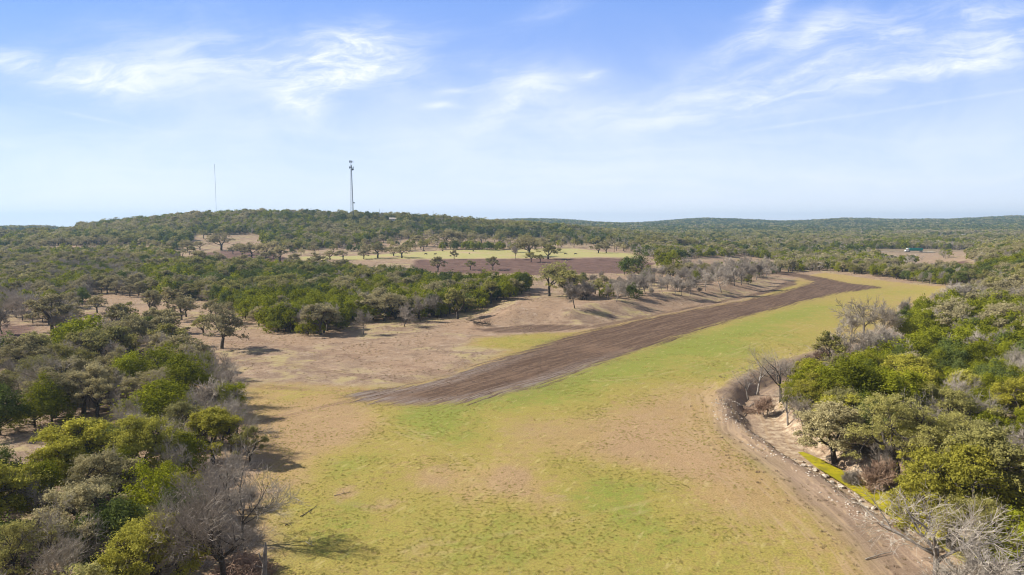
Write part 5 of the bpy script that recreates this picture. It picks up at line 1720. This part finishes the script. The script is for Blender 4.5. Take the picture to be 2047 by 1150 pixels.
# fallen tree before the thicket
fx, fy = G(965, 650)
ft = empty('fallen_tree', fx, fy, .2, 'fallen dark tree lying before the thicket beside the olive oak', 'fallen tree')
m = MB(); r_ = np.random.default_rng(11)
m.tube(limb((-4, 1.2, 1.2), (3.6, -1.2, .2), r_, 9, .05), np.linspace(.28, .1, 9), 7); m.build('trunk', M['bark'], ft, True)
m = MB()
for k in range(60):
    a = np.array([-4 + 7.6 * r_.random(), 1.2, .5]); a[1] = 1.2 - 2.4 * (a[0] + 4) / 7.6
    e = a + r_.normal(size=3) * np.array([1.1, 1.1, .9]); e[2] = abs(e[2])
    P = limb(a, e, r_, 5, .2); m.tube(P, np.linspace(.07, .015, 5), 3, False)
    for q in range(5):
        m.tube(limb(P[2 + q % 3], P[4] + r_.normal(size=3) * .5, r_, 3, .2), [.025, .018, .01], 3, False)
m.build('branches', M['bark'], ft); ft.scale = (.65, .65, .8)

# fallen branches lying on the meadow and at the creek
BR = [(600, 1034, 634, 1013, .05, 'bark', 'long curved dark branch lying on the grass right of the grey tree'), (612, 1085, 626, 1093, .035, 'twig_pale', 'short white stick lying in the tree shadow'),
      (668, 992, 700, 985, .04, 'bark_grey', 'thin grey branch lying on a tan patch of the meadow'), (570, 1052, 585, 1046, .05, 'bark', 'short dark branch by the meadow edge'),
      (590, 998, 604, 1006, .04, 'twig_pale', 'small pale branch beside scattered twigs'), (1475, 812, 1520, 800, .10, 'bark_grey', 'grey log lying at the creek bend'),
      (1478, 830, 1498, 815, .08, 'bark', 'dark log lying across the bank at the creek bend'), (1570, 775, 1610, 765, .09, 'bark', 'dark log among brush above the creek bend'),
      (205, 865, 232, 858, .09, 'bark_grey', 'grey log beside the small brown brush pile'), (1730, 1120, 1790, 1105, .06, 'twig_pale', 'pale branch lying on the track bottom right')]
for k, (a, b, c, d, rr_, mt, lb) in enumerate(BR):
    x0, y0 = G(a, b); x1, y1 = G(c, d); r_ = np.random.default_rng(40 + k); m = MB()
    P = limb((0, 0, rr_ + .03), (x1 - x0, y1 - y0, rr_ + .05), r_, 8, .12); P[:, 2] = np.abs(P[:, 2]) + np.array([gz(x0 + p[0], y0 + p[1]) for p in P]) - gz(x0, y0)
    m.tube(P, np.linspace(rr_, rr_ * .35, 8), 6)
    for q in range(5):
        i0 = 2 + q % 5; e = P[i0] + r_.normal(size=3) * .5; e[2] = P[i0][2] + abs(r_.normal()) * .2
        m.tube(limb(P[i0], e, r_, 4, .2), np.linspace(rr_ * .5, .008, 4), 4)
    o = link_obj('fallen_branch', m.mesh('fallen_branch', [M[mt]], True), None, (x0, y0, gz(x0, y0)))
    tag(o, lb, 'branch')


# boulders on the creek lip
def rock_mesh(seed):
    r = np.random.default_rng(seed); me = bpy.data.meshes.new('rock'); import bmesh
    bm = bmesh.new(); bmesh.ops.create_icosphere(bm, subdivisions=2, radius=.5)
    ax = [Vector(rand_unit(1, r)[0]) for _ in range(7)]
    for v in bm.verts:
        for a in ax:
            d = v.co.dot(a) - .30
            if d > 0: v.co -= a * d * .9
        v.co.z *= .7; v.co += Vector(r.normal(size=3) * .012)
    bm.to_mesh(me); bm.free(); me.materials.append(M['rock']); return me


RM = [rock_mesh(k) for k in range(6)]
lip = [(1596, 915), (1640, 938), (1680, 962), (1722, 985), (1760, 1005), (1800, 1035), (1830, 1062)]
LP = np.array([G(a - 8, b + 6) for a, b in lip])
rk = []
for k in range(60):
    tt = rng.random() * (len(LP) - 1); i = int(tt); p = LP[i] * (1 - tt + i) + LP[i + 1] * (tt - i)
    x, y = p[0] + rng.normal() * .7, p[1] + rng.normal() * .7
    s_ = .25 + .75 * rng.random() ** 2
    rk.append((s_ / y, x, y, s_))
for k, (_, x, y, s_) in enumerate(sorted(rk, reverse=True)):
    o = link_obj('rock', RM[k % 6], None, (x, y, gz(x, y) + s_ * .15)); o.scale = (s_, s_ * .8, s_ * .8); o.rotation_euler = (rng.normal() * .3, rng.normal() * .3, rng.random() * 6)
    tag(o, ('large' if s_ > .7 else 'small' if s_ < .35 else 'middle sized') + ' pale limestone rock on the creek lip' + (' by the green pool' if y > 82 else ' near the golden oaks'), 'rock', 'limestone rocks along the creek lip')

# ------------------------------------------------------------------ uncountable small stuff
NOSTUFF = 0
def scat(name, n, box, mask, objs, smin, smax, label, cat, flat_=1.0):
    x = rng.uniform(-1, 1, n * 6) ; y = box[0] + (box[1] - box[0]) * rng.random(n * 6) ** .8
    x = x * (y * .80 + 4)
    p_ = mask(x, y); k = rng.random(len(x)) < p_
    x, y = x[k][:n], y[k][:n]
    z = ground_z(x, y)
    s_ = smin + (smax - smin) * rng.random(len(x)) ** 2
    o = scatter_tree(name, np.stack([x, y, z], 1), np.stack([rng.normal(size=len(x)) * .1, rng.normal(size=len(x)) * .1, rng.random(len(x)) * 6.28], 1), np.stack([s_, s_, s_ * flat_], 1), rng.integers(0, len(objs), len(x)), objs)
    tag(o, label, cat, kind='stuff')
    return o


WF = wpoly(FIELD)


def blade_clump(seed, n, h, w, mat):
    r = np.random.default_rng(seed); V = []; ti = []
    for i in range(n):
        a = r.random() * 6.28; q = w * r.random() ** .7; b = np.array([math.cos(a) * q, math.sin(a) * q, 0]); ln = rand_unit(1, r)[0] * .5; ln[2] = 1
        t_ = b + ln * h * (.5 + .6 * r.random()); s_ = np.cross(ln, rand_unit(1, r)[0]); s_ = s_ / np.linalg.norm(s_) * (.02 + .02 * r.random())
        V += [b - s_, b + s_, t_ + s_ * .3, t_ - s_ * .3]; ti.append(r.random())
    return mesh_np('tuft', np.array(V), np.arange(n * 4).reshape(-1, 4), [mat], False, np.array(ti))


M['straw'] = leaf_mat('straw and grass', (0.30, 0.26, 0.08), (0.62, 0.52, 0.21), (0.42, 0.42, 0.11), .4)
M['weed'] = leaf_mat('dry weeds', (0.26, 0.18, 0.12), (0.60, 0.48, 0.36), (0.46, 0.38, 0.20), .4)


def fm(x, y):
    i = inpoly(x, y, WF); n_ = fbm(x, y, 6, 3, 61)
    d, _ = seg_dist(x, y, PATH)
    i &= poly_sdf(x, y, wpoly(STRIP)) > 1.5
    return np.where(i & (d > 3.5), np.clip(.35 + 1.6 * n_, .04, 1), 0)


def bare_m(x, y):
    i = inpoly(x, y, WF); n_ = fbm(x, y, 9, 3, 62)
    d, _ = seg_dist(x, y, PATH); c, _ = seg_dist(x, y, CREEK)
    s_ = poly_sdf(x, y, wpoly(STRIP)) < -1
    return np.where((~i | (d < 7)) & ~s_ & (c > 3), np.clip(.45 + 1.6 * n_, .02, 1), 0)


scat('grass_tufts', 24000, (46, 190), fm, [bpy.data.objects.new('tuft', blade_clump(k, 16, .11, .22, M['straw'])) for k in range(4)], .35, .95, 'short dry and green grass tufts over the meadow', 'grass')
scat('dry_weeds', 30000, (46, 430), bare_m, [bpy.data.objects.new('weed', blade_clump(20 + k, 22, .26, .36, M['weed'])) for k in range(4)], .3, .95, 'dry weeds and leaf litter on the bare ground', 'weeds')
def strip_m(x, y): return np.where(poly_sdf(x, y, wpoly(STRIP)) < -.5, 1.0, 0)
M['clod'] = plain('dark soil clods', (0.13, 0.095, 0.07), 1.0, 0, .4, 1.0)
clm = []
for k in range(4):
    me = RM[k].copy(); me.materials.clear(); me.materials.append(M['clod']); clm.append(bpy.data.objects.new('clod', me))
scat('soil_clods', 5000, (100, 330), strip_m, clm, .10, .32, 'dark clods of turned soil on the ploughed strip', 'soil')


def creek_m(x, y):
    c, s_ = seg_dist(x, y, CREEK); n_ = fbm(x, y, 4, 2, 65)
    return np.where((c > 2.8) & (c < 8.5) & (y < 130), np.clip(.6 + 2 * n_, 0, 1), 0)


scat('creek_rubble', 5000, (46, 125), creek_m, [bpy.data.objects.new('stone', RM[k].copy()) for k in range(4)], .07, .38, 'pale limestone rubble along the creek banks', 'rubble')


# ------------------------------------------------------------------ air
hm, t = material('haze')
pv = t.new('ShaderNodeVolumePrincipled')
pv.inputs['Color'].default_value = (0.50, 0.75, 1.0, 1)
pv.inputs['Density'].default_value = 0.00013
pv.inputs['Anisotropy'].default_value = 0.2
hout = [n for n in t.n if n.type == 'OUTPUT_MATERIAL']
oo = t.new('ShaderNodeOutputMaterial'); t.l.new(pv.outputs[0], oo.inputs['Volume'])
zmin = float(Zv.min()) - 1.5
hb = MB().box((0, 3170, (zmin + 135) / 2), (13400, 6760, 135 - zmin))
haze = hb.build('haze', hm)
tag(haze, kind='stuff')
